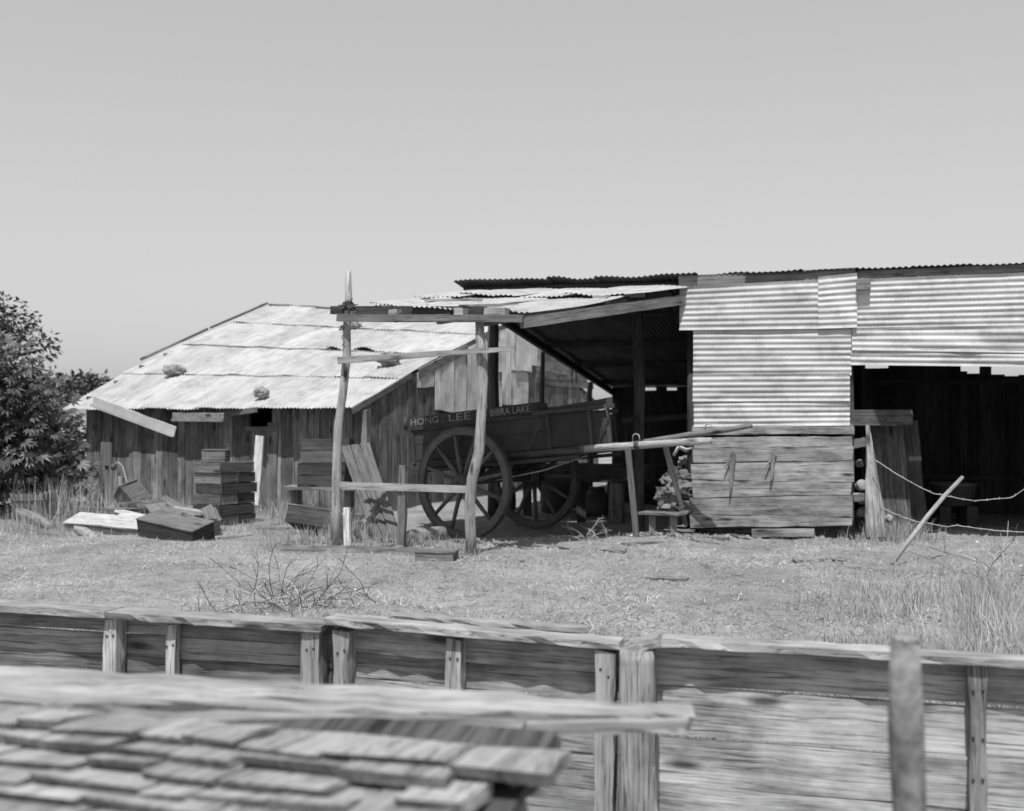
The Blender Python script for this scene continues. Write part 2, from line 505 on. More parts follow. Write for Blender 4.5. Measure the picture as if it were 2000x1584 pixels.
# iron roof, four overlapping tiers at the front, two behind
tiers = [(-.45, 1.2), (1.05, 2.75), (2.6, 4.35), (4.2, 5.75)]
for k_, (ta, tb) in enumerate(tiers):
    n_ = 10
    for j in range(n_):
        s0 = -.2 + j * .635 + random.uniform(-.02, .02)
        s1 = s0 + .735
        if k_ >= 2 and j == 0: s0 += .1
        d0, d1 = random.uniform(-.035, .035), random.uniform(-.03, .03)
        lf = .012 + .012 * k_ + .005 * (j % 2)
        sheet('roof_sheet', cottage, S(s0, ta + d0, lf), S(s1, ta + d0 * .3, lf), S(s0, tb + d1, lf - .008), S(s1, tb + d1, lf - .008), M['tin_roof'], nv=8, warp=.007, rag=.007, dents=2, amp=.0105,
              curl=(.07 if (k_, j) in ((2, 6), (2, 7)) else .012 if random.random() < .3 else 0))
for ta, tb in ((5.7, 8.6), (8.4, 11.4)):
    for j in range(10):
        s0 = -.2 + j * .635
        sheet('roof_sheet', cottage, S(s0, ta, .0 if ta > 6 else .05), S(s0 + .73, ta, .006 if ta > 6 else .056), S(s0, tb, .0), S(s0 + .73, tb, .006), M['tin_roof'], nv=2, per=4)
for j in range(2):
    plank('verge_batten', cottage, S(-.22, 1.6 + j * 2.1, .06), S(-.22, 3.6 + j * 2.1, .06), .05, .04, UP, M['beam'])
# far wall and left gable, plain slabs
for i in range(16):
    t = .3 + i * .68
    p = L0 + CR * t
    plank('slab', cottage, p - UP * .03, p + UP * (roof_z(t, 0) - .1), .66, .03, CR, M['wall_wood'])
for i in range(9):
    p = L0 + CR * 10.9 + CE * (.35 + i * .69)
    plank('slab', cottage, p - UP * .03, p + UP * 1.8, .68, .03, CE, M['wall_wood'])
# broken gutter fallen from the eave: an angled trough
def gutter(name, a, b, w, lip, mat):
    a, b = V(a), V(b); d = (b - a).normalized()
    back = V((0, 0, 1)) - d * d.z; back.normalize(); outv = d.cross(back)
    if outv.y > 0: outv = -outv
    prof = [back * w, back * w * .45 + outv * .005, outv * .012, outv * lip * .6 - back * .012, outv * lip - back * .005, outv * lip + back * .045,
            outv * (lip - .006) + back * .045, outv * (lip - .01) + back * .004, outv * .02 + back * .012, outv * .02 + back * w]
    vs, fs = [], []; c_ = (a + b) / 2; m_ = len(prof); n_ = 6
    for i in range(n_ + 1):
        p = a + (b - a) * i / n_
        for q in prof: vs.append(p - c_ + q * (1 + random.uniform(-.03, .03)))
    for i in range(n_):
        for k2 in range(m_):
            k3 = (k2 + 1) % m_
            fs.append((i * m_ + k2, i * m_ + k3, i * m_ + m_ + k3, i * m_ + m_ + k2))
    fs += [tuple(range(m_)), tuple(range(n_ * m_, n_ * m_ + m_))]
    return mesh_obj(name, vs, fs, mat, Matrix.Translation(c_), cottage)
M['gutter'] = mottled('old_gutter_iron', .42, .85, 1.12, 4, .6, .1, .003, .35)
gutter('gutter', at(181, 793, 19.0), at(341, 853, 18.25), .17, .07, M['gutter'])
gutter('gutter', at(338, 822, 18.55), at(438, 823, 18.2), .14, .06, M['beam'])

# stones holding the iron down
def roof_stone(px, py, t, r, sq, label):
    # find s for the plate column at depth t
    kk = (px - 1000) / FPX
    p = L0 + CR * t
    s_ = (kk * p.y - p.x) / (CE.x - kk * CE.y)
    q = S(s_, t, .07)
    o = rock('roof_stone', None, q + UP * r * sq[2] * .55, r, M['stone'], 3, .5, sq, -CA + .9, 2.2)
    tag(o, label, 'stone')
    return o
roof_stone(340, 742, 1.0, .19, (1.15, .6, .55), 'long dark stone lying near the left of the cottage roof')
roof_stone(511, 776, -.05, .13, (.9, .8, .75), 'round stone at the eave above the dark window opening')
roof_stone(758, 718, 1.75, .19, (1.2, .8, .65), 'pale lumpy stone by the stepped roof edge of the gable')
roof_stone(690, 636, 4.2, .14, (1.3, .8, .6), 'small stone high on the cottage roof behind the tall pole')

# ================================================================== SHED
SA = math.radians(17.8)
SE = V((math.cos(SA), -math.sin(SA), 0)); SR = V((math.sin(SA), math.cos(SA), 0))
Q0 = V((3.04, 14.5, 0))
def Q(s, dep=0.0, z=0.0): return Q0 + SE * s + SR * dep + UP * z
def shed_s(px, dep=0.0):
    kk = (px - 1000) / FPX; p = Q0 + SR * dep
    return (kk * p.y - p.x) / (SE.x - kk * SE.y)
def shed_pt(px, py, dep=0.0):
    p = Q(shed_s(px, dep), dep)
    return V((p.x, p.y, EYE + (HORIZON - py) / FPX * p.y))
def sroof(s, dep, lift=0.0): return Q(s, dep, 3.53 - .01 * s - .12 * dep + lift)
shed = thing('shed', 'open-fronted shed of iron sheets and grey planks with sloping roof', 'shed', Q(0, 3))
SL, SM, SEND = -4.06, 1.5, 5.6
# roof sheets
n_ = 8; cw_ = (SM - SL) / n_
for k_, (da, db) in enumerate(((-.08, 2.9), (2.55, 5.5), (5.1, 8.0), (7.6, 10.35))):
    for j in range(n_):
        s0 = SL + j * cw_
        lf = -.006 * k_ + .004 * (j % 2)
        dd = random.uniform(-.05, .05)
        sheet('roof_sheet', shed, sroof(s0, da + dd, lf), sroof(s0 + cw_ + .06, da + dd, lf), sroof(s0, db, lf), sroof(s0 + cw_ + .06, db, lf), M['tin_dark'], nv=6, warp=.012, rag=.012, curl=random.choice((0, 0, .02)))
n2 = 6; cw2 = (SEND - SM) / n2
for k_, (da, db) in enumerate(((-.08, 2.5), (2.35, 4.9))):
    for j in range(n2):
        s0 = SM + j * cw2
        lf = .01 - .02 * k_ + .005 * (j % 2)
        sheet('roof_sheet', shed, sroof(s0, da, lf), sroof(s0 + cw2 + .06, da, lf), sroof(s0, db, lf), sroof(s0 + cw2 + .06, db, lf), M['tin_dark'], nv=4, warp=.006)
# purlins and rafters
for dep in (.25, 2.3, 4.5, 6.8, 9.2):
    plank('purlin', shed, sroof(SL + .05, dep, -.07), sroof(SM if dep > 4.6 else SEND, dep, -.07), .1, .08, UP, M['dark_beam'])
for s_ in (SL + .12, -1.0, 1.3):
    plank('rafter', shed, sroof(s_, 0.1, -.17), sroof(s_, 10.2, -.17), .12, .08, UP, M['dark_beam'])
for s_ in (3.4, 5.4):
    plank('rafter', shed, sroof(s_, 0.1, -.17), sroof(s_, 4.8, -.17), .12, .08, UP, M['dark_beam'])
# posts along the open left edge
def rpost(px, t, r, mat, z0=0.0, h=None):
    p = Q(SL + .15, t)
    kk = (px - 1000) / FPX
    hz = 3.53 - .01 * SL - .12 * t - .2
    p = V((kk * p.y, p.y, 0))
    tube('post', shed, [p + UP * (z0 - .1), p + UP * hz * .35 + SE * .02, p + UP * hz * .7 - SE * .02, p + UP * hz], [r * 1.1, r, r * 1.02, r * .92], mat, 10, .06)
rpost(964, 1.7, .095, M['bark'])
rpost(1060, 4.6, .045, M['dark_beam'])
rpost(1152, 8.3, .065, M['dark_beam'])
# front post
p = Q(shed_s(1248, .35), .35)
tube('post', shed, [p - UP * .1, p + UP * 1.0 - SE * .01, p + UP * 2.0 + SE * .01, p + UP * 3.25 - SE * .03], [.085, .08, .08, .072], M['bark'], 12, .05)
p = Q(shed_s(1352, .3), .3)
tube('post', shed, [p - UP * .1, p + UP * 1.6, p + UP * 3.25], [.08, .075, .07], M['bark'], 10, .05)
p = Q(shed_s(1655), .12)
tube('post', shed, [p - UP * .1, p + UP * 1.2, p + UP * 2.4, p + UP * 3.25], [.09, .085, .08, .07], M['wall_wood'], 10, .08)
p = Q(shed_s(1572), .14)
plank('stud', shed, p + UP * .1, p + UP * 2.6, .1, .08, SE, M['beam'])
p = Q(5.4, .12)
tube('post', shed, [p - UP * .1, p + UP * 3.2], [.09, .08], M['bark'], 10, .05)
# back wall of the deep bay and the short right-hand bay
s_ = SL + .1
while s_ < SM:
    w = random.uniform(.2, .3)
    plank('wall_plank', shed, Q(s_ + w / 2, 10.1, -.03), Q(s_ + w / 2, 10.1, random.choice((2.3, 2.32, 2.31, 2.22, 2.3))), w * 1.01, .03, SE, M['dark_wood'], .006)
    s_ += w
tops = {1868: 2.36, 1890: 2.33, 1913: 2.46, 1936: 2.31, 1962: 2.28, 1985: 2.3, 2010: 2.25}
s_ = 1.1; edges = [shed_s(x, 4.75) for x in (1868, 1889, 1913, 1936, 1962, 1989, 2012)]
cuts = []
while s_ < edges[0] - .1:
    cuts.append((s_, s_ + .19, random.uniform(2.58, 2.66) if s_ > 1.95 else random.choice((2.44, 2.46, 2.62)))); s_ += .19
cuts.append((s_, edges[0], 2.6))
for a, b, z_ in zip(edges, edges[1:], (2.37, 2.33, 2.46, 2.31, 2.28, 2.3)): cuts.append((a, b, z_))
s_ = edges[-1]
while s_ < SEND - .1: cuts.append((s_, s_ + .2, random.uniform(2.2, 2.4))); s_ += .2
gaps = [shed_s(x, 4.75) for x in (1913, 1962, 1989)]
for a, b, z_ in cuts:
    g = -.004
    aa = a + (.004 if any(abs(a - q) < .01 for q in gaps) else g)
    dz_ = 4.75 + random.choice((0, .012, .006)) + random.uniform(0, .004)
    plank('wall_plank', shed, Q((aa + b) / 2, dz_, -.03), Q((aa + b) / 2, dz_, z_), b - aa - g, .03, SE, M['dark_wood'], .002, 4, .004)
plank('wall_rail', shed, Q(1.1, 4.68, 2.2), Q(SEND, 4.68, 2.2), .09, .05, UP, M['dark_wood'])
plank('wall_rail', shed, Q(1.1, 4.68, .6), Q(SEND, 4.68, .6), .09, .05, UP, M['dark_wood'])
for i in range(17):  # out-of-view end wall, added to keep the right-hand bay dark
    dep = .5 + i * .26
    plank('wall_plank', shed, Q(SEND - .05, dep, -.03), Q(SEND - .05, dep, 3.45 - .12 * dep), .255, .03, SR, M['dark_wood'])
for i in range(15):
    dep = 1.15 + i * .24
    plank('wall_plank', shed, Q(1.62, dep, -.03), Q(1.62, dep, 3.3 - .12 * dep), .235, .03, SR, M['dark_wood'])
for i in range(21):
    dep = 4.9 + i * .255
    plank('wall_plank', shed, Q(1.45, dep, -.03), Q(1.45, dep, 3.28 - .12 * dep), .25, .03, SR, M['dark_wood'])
# iron front: corrugations run level
def fsheet(x0, x1, yt0, yt1, yb0, yb1, dep, warp=.006, **kw):
    sheet('wall_sheet', shed, shed_pt(x0, yb0, dep), shed_pt(x0, yt0, dep), shed_pt(x1, yb1, dep), shed_pt(x1, yt1, dep), M['tin_wall'], nv=26, warp=warp * 1.4, amp=.007, dents=4, **kw)
fsheet(1327, 1606, 560, 546, 645, 642, -.05, .009)
fsheet(1598, 1674, 541, 533, 642, 640, -.068, .006)
fsheet(1354, 1663, 636, 634, 735, 733, -.028, .006)
fsheet(1353, 1660, 731, 729, 784, 783, -.04, .006)
fsheet(1355, 1660, 781, 780, 834, 831, -.026, .006)
fsheet(1671, 2060, 546, 530, 643, 636, -.03, .006)
fsheet(2054, 2355, 530, 517, 636, 632, -.044, .006)
fsheet(1664, 2060, 640, 634, 684, 690, -.042, .008)
fsheet(2055, 2355, 634, 629, 688, 686, -.055, .008)
fsheet(1662, 2060, 681, 684, 713, 717, -.03, .006)
plank('fascia', shed, shed_pt(1327, 551, -.015), shed_pt(1670, 536, -.015), .17, .03, UP, M['beam'])
plank('fascia', shed, shed_pt(1675, 538, -.0), shed_pt(2365, 512, -.0), .12, .03, UP, M['beam'])
plank('block', shed, shed_pt(1674, 556, -.09), shed_pt(1700, 555, -.09), .14, .12, UP, M['beam'])
# bearer and plank front
plank('bearer', shed, shed_pt(1354, 841, .02), shed_pt(1668, 838, .02), .12, .1, UP, M['plank_wall'], .008)
plank('bearer', shed, shed_pt(1662, 816, .0), shed_pt(1775, 815, .9), .2, .12, UP, M['wall_wood'], .012)
rows_l = [853, 875, 905, 937, 972, 1004, 1031]; rows_r = [852, 872, 899, 942, 966, 1011, 1027]
for i in range(6):
    x0, x1 = 1357 + random.uniform(-4, 2) - i * 1.0, 1661 + random.uniform(-2, 3)
    dl = -.03 - .012 * (i % 2) - i * .006
    la, lb = rows_l[i] + 1.2, rows_l[i + 1] - .8
    ra, rb = rows_r[i] + 1.2, rows_r[i + 1] - .8
    A = shed_pt(x0, (la + lb) / 2, dl); B = shed_pt(x1, (ra + rb) / 2, dl)
    sc_ = Q0.y / FPX
    plank('wall_plank', shed, A, B, (lb - la) * sc_, .03, UP, M['plank_wall'], .009, 9, .03, (rb - ra) * sc_)
# hanging strips on the plank front
for px, y0, y1, w in ((1428, 888, 962, .07), (1508, 888, 936, .055)):
    a = shed_pt(px - 2, y1, -.14); b = shed_pt(px + 3, y0, -.1)
    plank('bark_strip', shed, a, b, .02, .012, SE, M['beam'], .012, 5, .02, w, .02)
    plank('bark_strip', shed, shed_pt(px - 12, y0 + 26, -.13), shed_pt(px + 5, y0 - 4, -.1), .015, .01, SE, M['beam'], .01, 4, .02, .05, .015)
plank('ground_sill', shed, shed_pt(1470, 1041, -.1), shed_pt(1590, 1040, -.08), .13, .1, SR, M['wall_wood'], .012)
# hewn slab post at the mouth of the right-hand bay
a = Q(shed_s(1710), .05)
plank('slab_post', shed, shed_pt(1712, 1046, 0.0), shed_pt(1694, 832, .1), .25, .12, SE, M['plank_wall'], .02, 6, .03, .035)
plank('slab_door', shed, shed_pt(1745, 1032, .9), shed_pt(1728, 826, .9), .46, .05, SE, M['wall_wood'], .015, 6, .03)
plank('slab_door', shed, shed_pt(1790, 1030, 1.2), shed_pt(1768, 826, 1.2), .3, .05, SE, M['dark_beam'], .015, 6, .03)
for px, py, dep, r in ((1683, 948, .12, .085), (1678, 905, .3, .06), (1735, 1012, .15, .06), (1685, 1000, .25, .08), (1682, 975, .15, .07)):
    rock('packing_stone', shed, shed_pt(px, py, dep), r, M['stone'], 2, .25, (1, 1, .9))
plank('cleat', shed, shed_pt(1667, 972, .05), shed_pt(1690, 970, .1), .1, .06, UP, M['beam'], .01)
plank('cleat', shed, shed_pt(1667, 866, .05), shed_pt(1690, 864, .1), .12, .06, UP, M['beam'], .01)

# front roof that runs down from the shed to the pole frame
VA, VB, VC, VD = V((-1.98, 13.32, 2.97)), V((.16, 12.2, 2.78)), V((2.36, 14.7, 3.33)), V((-.82, 15.75, 3.4))
def vr(u, v, lift=0.0):
    return VA * ((1 - u) * (1 - v)) + VB * (u * (1 - v)) + VC * (u * v) + VD * ((1 - u) * v) + UP * lift
def vsheet(u0, u1, v0, v1, lf, **kw):
    sheet('awning_sheet', shed, vr(u0, v0, lf), vr(u1, v0, lf), vr(u0, v1, lf), vr(u1, v1, lf), M['tin_roof'], nv=8, **kw)
vsheet(.10, .40, .03, .62, .0, warp=.018, rag=.04, curl=.03)
vsheet(.02, .2, .10, .66, .02, warp=.02, rag=.05)
vsheet(.36, .66, .0, .6, .02, warp=.018, rag=.03)
vsheet(.62, .86, .05, .62, .0, warp=.02, rag=.06, curl=.04)
vsheet(.8, 1.01, .0, .64, .025, warp=.022, rag=.03)
vsheet(.0, .28, .55, 1.0, .045, warp=.015)
vsheet(.25, .52, .52, 1.0, .06, warp=.018, curl=.05)
vsheet(.49, .77, .56, 1.0, .045, warp=.018)
vsheet(.74, 1.02, .55, 1.01, .065, warp=.02, curl=.03)
plank('loose_batten', shed, vr(.28, .2, .06), vr(.5, .32, .05), .06, .03, SE, M['pole'])
plank('loose_batten', shed, vr(.62, .02, .05), vr(.86, .1, .06), .06, .03, SE, M['pole'])
plank('awning_rafter', shed, vr(1.0, -.02, -.1), vr(1.0, 1.0, -.12), .13, .06, UP, M['beam'])
for u_ in (.0, .27, .52, .76):
    plank('awning_rafter', shed, vr(u_ + .03, -.03, -.1), vr(u_, .98, -.1), .12, .08, UP, M['beam'])
for v_ in (.45, .9):
    plank('awning_batten', shed, vr(0.0, v_, -.035), vr(1.0, v_, -.035), .07, .04, UP, M['dark_beam'])
for x_, y_ in ((1173, 584), (1244, 574)):
    c_ = at(x_, y_, 13.5 + (x_ - 1173) / 70 * .55)
    plank('block', shed, c_ - SE * .09, c_ + SE * .09, .08, .07, UP, M['pole'])

# ================================================================== POLE FRAME that carries the awning
pf = thing('pole_frame', 'rough pole frame with nailed rails under the iron awning', 'frame', (-1.3, 12.9, 0))
LP, RP = 13.3, 12.45
tube('pole', pf, [at(657, 1075, LP), at(657, 1000, LP), at(658, 900, LP), at(661, 830, LP), at(671, 760, LP), at(678, 690, LP), at(677, 640, LP), at(681, 590, LP), at(680, 530, LP)],
     [.064, .06, .058, .055, .05, .05, .047, .043, .041], M['pole'], 12, .05)
tube('pole', pf, [at(921, 1095, RP), at(919, 1040, RP), at(917, 985, RP), at(922, 935, RP), at(936, 880, RP), at(941, 800, RP), at(944, 740, RP), at(939, 680, RP), at(936, 624, RP)],
     [.066, .064, .062, .062, .062, .056, .06, .056, .05], M['pole'], 12, .05)
# knots and stubs
tube('knot', pf, [at(668, 640, LP - .03), at(664, 643, LP - .08)], [.035, .02], M['pole'], 8, .15)
fd = (at(936, 620, RP) - at(680, 620, LP)).normalized()
plank('beam', pf, at(660, 621, LP - .08), at(1021, 622, 12.1), .085, .06, UP, M['beam'])
plank('beam', pf, at(648, 606, LP + .12), at(948, 607, RP + .15), .1, .07, UP, M['dark_beam'])
for px, py, d_ in ((772, 612, 12.98), (901, 609, 12.52), (970, 609, 12.28)):
    c_ = at(px, py, d_)
    L_ = .26 if px == 970 else .11
    plank('block', pf, c_ - fd * L_ / 2, c_ + fd * L_ / 2, .085, .12, UP, M['pole'], .006)
plank('rail', pf, at(661, 704, LP - .08), at(1006, 681, 12.15), .085, .045, UP, M['pole'], .003, 6, .01, .05)
plank('rail', pf, at(664, 948, LP - .02), at(916, 956, RP + .06), .085, .04, UP, M['pole'])
plank('stake', pf, at(784, 1062, 13.0), at(788, 911, 12.9), .1, .06, fd, M['beam'], .008, 5, .02)
rock('lashing', pf, at(680, 597, LP - .02), .085, M['bark'], 2, .5, (1.0, .8, .85))
for i in range(14):
    c_ = at(680, 597, LP - .04)
    d_ = V((random.uniform(-1, 1), random.uniform(-.6, .2), random.uniform(-.6, 1))).normalized()
    tube('lashing_end', pf, [c_ + d_ * .05, c_ + d_ * random.uniform(.1, .15)], [.012, .004], M['bark'], 5)
tube('tie_wire', pf, [at(672, 648, LP - .07), at(667, 660, LP - .09), at(673, 668, LP - .07), at(668, 676, LP - .06)], .006, M['twig'], 6)
st_ = plank('white_stake', None, at(679, 1072, 13.05), at(678, 992, 13.05), .085, .04, fd, M['white_post'], .004, 4, .01)
st_.name = 'stake'; tag(st_, 'short pale stake standing beside the foot of the tall pole', 'stake')
# ================================================================== CART
TH = math.radians(33)
KC = V((math.cos(TH), -math.sin(TH), 0)); KL = V((math.sin(TH), math.cos(TH), 0))
TA = math.radians(5.6)
KF = KC * math.cos(TA) + UP * math.sin(TA); KU = -KC * math.sin(TA) + UP * math.cos(TA)
CS = 1.05                                            # the cart stands in a slight hollow
KA = V((-.507 * CS, 14.185 * CS, EYE + (1.064 - EYE) * CS))
cart = thing('cart', 'dark two-wheeled cart with lettered name board and propped shafts', 'cart', (-.2, 14.8, 0))
def K(s, w, h): return KA + (KF * s + KL * w + KU * h) * CS
WR = .735 * CS; NW = V((-.627 * CS, 14.0 * CS, EYE + (.745 - EYE) * CS)); FW = NW + KL * 1.75 * CS
BW = 1.12
def ring(name, parent, c, r0, r1, w, mat, n=48):
    vs, fs = [], []
    for i in range(n):
        a = 2 * math.pi * i / n
        d = KC * math.cos(a) + UP * math.sin(a)
        vs += [d * r0 - KL * w / 2, d * r1 - KL * w / 2, d * r1 + KL * w / 2, d * r0 + KL * w / 2]
    for i in range(n):
        p, q = i * 4, ((i + 1) % n) * 4
        for k_ in range(4): fs.append((p + k_, p + (k_ + 1) % 4, q + (k_ + 1) % 4, q + k_))
    return mesh_obj(name, vs, fs, mat, Matrix.Translation(c), parent)
def wheel(c, rot):
    rim = ring('wheel', cart, c, WR - .11, WR - .018, .075, M['wheel'])
    ring('tyre', rim, c, WR - .017, WR, .085, M['iron'])
    hub = tube('hub', rim, [c - KL * .17, c - KL * .15, c - KL * .06, c + KL * .05, c + KL * .15], [.055, .075, .115, .115, .085], M['wheel'], 18)
    tube('hub_cap', rim, [c - KL * .21, c - KL * .165], [.035, .04], M['iron'], 12)
    for bnd in (-.1, .09): tube('hub_band', rim, [c + KL * (bnd - .012), c + KL * (bnd + .012)], .122 if bnd > 0 else .11, M['iron'], 18)
    for i in range(12):
        a = rot + 2 * math.pi * i / 12
        d = KC * math.cos(a) + UP * math.sin(a)
        tube('spoke', rim, [c + d * .09 - KL * .01, c + d * .3 - KL * .02, c + d * (WR - .085)], [.04, .034, .028], M['wheel'], 8, 0, True, .8)
wheel(NW, .22); wheel(FW, .05)
tube('axle', cart, [NW + KL * .1, FW - KL * .1], .04, M['iron'], 10)
plank('axle_bed', cart, NW + KL * .2 + UP * .07, FW - KL * .2 + UP * .07, .1, .12, UP, M['cart_trim'])
for w_ in (.12, 1.0):
    for s_ in (-.5, .1, .55):
        b = K(s_, w_, -.05); a = NW + KL * (w_ + .22) + UP * .1 + KC * (s_ * .25)
        plank('bolster', cart, a, b, .07, .07, KC, M['cart_trim'])
    # leaf spring
    a = NW + KL * (w_ + .22)
    tube('spring', cart, [K(-.62, w_, -.08), a - KC * .3 + UP * .12, a + UP * .09, a + KC * .3 + UP * .14, K(.62, w_, -.08)], .022, M['iron'], 6)
# chassis
for w_ in (0.02, BW - .02):
    plank('sill', cart, K(-1.05, w_, -.03), K(2.15 if w_ < .5 else 1.62, w_, -.03), .085, .075, KU, M['cart_trim'])
    plank('sill_rail', cart, K(-1.08, w_ - .03, -.11), K(1.6, w_ - .03, -.11), .05, .06, KU, M['cart_trim'])
for s_ in (-.9, -.2, .5, 1.2):
    plank('cross_bearer', cart, K(s_, 0.02, -.07), K(s_, BW - .02, -.07), .07, .06, KU, M['cart_trim'])
for i in range(5):
    plank('floor_board', cart, K(-1.0, .12 + i * .22, .025), K(2.03 - .11 * i, .12 + i * .22, .025), .215, .025, KL, M['cart'])
# sides: panel boards, top rail, name board, raised front board
for w_, o in ((0, -1), (BW, 1)):
    plank('side_panel', cart, K(-.98, w_, .14), K(1.2, w_, .14), .23, .025, KU, M['cart'], .002)
    plank('side_panel', cart, K(-.98, w_, .352), K(1.2, w_, .352), .2, .025, KU, M['cart'], .002)
    plank('front_panel', cart, K(1.22, w_, .235), K(1.78 if o < 0 else 1.55, w_, .235), .42, .025, KU, M['cart'], .002)
    if o < 0: plank('front_panel', cart, K(1.8, w_, .235), K(2.05, w_, .235), .42, .025, KU, M['cart'], .002)
    plank('top_rail', cart, K(-1.06, w_ + o * .02, .472), K(1.2, w_ + o * .02, .47), .045, .06, KU, M['cart_trim'])
    plank('top_rail', cart, K(1.0, w_ + o * .03, .49), K(2.14 if o < 0 else 1.58, w_ + o * .03, .47), .055, .07, KU, M['cart_trim'])
    nb = plank('name_board', cart, K(-1.03, w_ + o * .035, .562), K(1.1, w_ + o * .035, .562), .14, .025, KU, M['cart'], .002, 4, .01, .135)
    if o < 0: plank('raised_board', cart, K(1.1, w_ + o * .01, .51), K(2.12, w_ + o * .01, .53), .04, .03, KU, M['cart_trim'], .003, 4, .01, .1)
    tube('board_end', cart, [K(1.06, w_ + o * .04, .58), K(1.2, w_ + o * .04, .56)], [.05, .04], M['cart_trim'], 10, .15)
    tube('board_end', cart, [K(-1.06, w_ + o * .04, .48), K(-1.05, w_ + o * .04, .64)], [.035, .03], M['cart_trim'], 8, .15)
    for s_ in ((-.97, 1.2, 1.8, 2.05) if o < 0 else (-.97, 1.2)):
        plank('standard', cart, K(s_, w_ + o * .02, .0), K(s_, w_ + o * .02, .47), .045, .03, KF, M['cart_trim'])
    for s_ in ((1.02, 2.0) if o < 0 else (1.02,)):
        tube('stay_iron', cart, [K(s_ - .1, w_ + o * .03, .02), K(s_ - .02, w_ + o * .06, .2), K(s_ + .08, w_ + o * .07, .34), K(s_ + .05, w_ + o * .06, .46), K(s_ - .04, w_ + o * .05, .5)], .011, M['iron'], 6)
    if o < 0: near_board = nb
plank('tailboard', cart, K(-1.0, .02, .26), K(-1.0, BW - .02, .26), .46, .025, KU, M['cart'])
# lettering, painted in raised-shadow capitals along the near name board
def lettering(txt, s0, s1, h, shade):
    for mat, ds, out in ((shade, .012, .0015), (M['letter'], 0.0, .003)):
        cu = bpy.data.curves.new('lettering', 'FONT'); cu.body = txt; cu.size = 1.0; cu.resolution_u = 3
        tmp = bpy.data.objects.new('lettering_tmp', cu); COL.objects.link(tmp)
        dg = bpy.context.evaluated_depsgraph_get(); dg.update()
        me = bpy.data.meshes.new_from_object(tmp.evaluated_get(dg))
        bpy.data.objects.remove(tmp)
        n_ = len(me.vertices); co = np.empty(n_ * 3); me.vertices.foreach_get('co', co); co = co.reshape(-1, 3)
        lo, hi = co.min(0), co.max(0)
        co[:, 0] = (co[:, 0] - lo[0]) / (hi[0] - lo[0]) * (s1 - s0); co[:, 1] = (co[:, 1] - 0) / .7 * h; co[:, 2] = 0
        me.vertices.foreach_set('co', co.reshape(-1).astype(np.float32)); me.materials.clear(); me.materials.append(mat); me.update()
        o = bpy.data.objects.new('lettering', me); COL.objects.link(o)
        org = K(s0 + ds, -.035 - .0128 - .0035 - out, .562 - h / 2 - (.008 if ds else 0))
        m = Matrix((KF, KU, KF.cross(KU))).transposed().to_4x4(); m.translation = org
        place(o, m, near_board)
lettering('HONG .', -.96, -.38, .095, M['letter_shade'])
lettering('LEE', -.31, .06, .1, M['letter_shade'])
lettering('C.', .2, .32, .075, M['letter_shade'])
lettering('BIBRA LAKE', .36, 1.0, .09, M['letter_shade'])
# shafts
tube('shaft', cart, [K(.3, -.01, -.02), K(1.2, -.02, -.02), K(1.66, -.02, -.02)], [.042, .045, .048], M['cart_trim'], 10)
sh = tube('shaft', cart, [K(1.66, -.02, -.02), K(2.4, -.05, -.035), K(3.0, -.02, -.05), K(3.35, .0, -.06)], [.052, .05, .046, .04], M['shaft'], 10, .04)
plank('split_end', cart, K(3.1, -.03, -.035), K(3.5, -.02, -.07), .05, .02, KU, M['shaft'], .006, 4, .03, .012)
sf = tube('shaft', cart, [K(1.5, BW, -.02), K(2.2, BW - .12, .02), K(2.8, BW - .28, .05), K(3.3, BW - .4, .07), K(3.6, BW - .47, .085)], [.05, .05, .045, .04, .032], M['beam'], 10, .03)
tube('shaft_iron', cart, [K(1.63, -.02, -.02), K(1.7, -.02, -.02)], .062, M['iron'], 10)
for s_, w_, p_ in ((2.42, -.05, sh), (3.0, BW - .33, sf)):
    c_ = K(s_, w_, .0 if w_ < 0 else .06)
    tube('shaft_staple', p_, [c_ - KF * .05 + KU * .02, c_ - KF * .04 + KU * .09, c_ + KF * .0 + KU * .11, c_ + KF * .04 + KU * .09, c_ + KF * .05 + KU * .02], .009, M['wire'], 6)
tube('shaft_band', cart, [K(2.4, -.05, -.035), K(2.46, -.05, -.036)], .058, M['iron'], 10)
a = K(2.3, -.05, -.05); b = V((a.x + .17, a.y + .55, gz(a.x + .17, a.y + .55) - .02))
plank('prop', cart, a, b, .065, .05, KC, M['shaft'], .004, 4)
a = K(2.3, BW - .14, .0); b = V((a.x + .34, a.y + .25, gz(a.x + .3, a.y + .25) + .12))
plank('prop', cart, a, b, .06, .045, KC, M['beam'], .004, 4)
# brake rod
tube('brake_rod', cart, [K(.3, .02, -.32), K(1.0, .1, -.24), K(1.6, .2, -.1)], .009, M['wire'], 6)

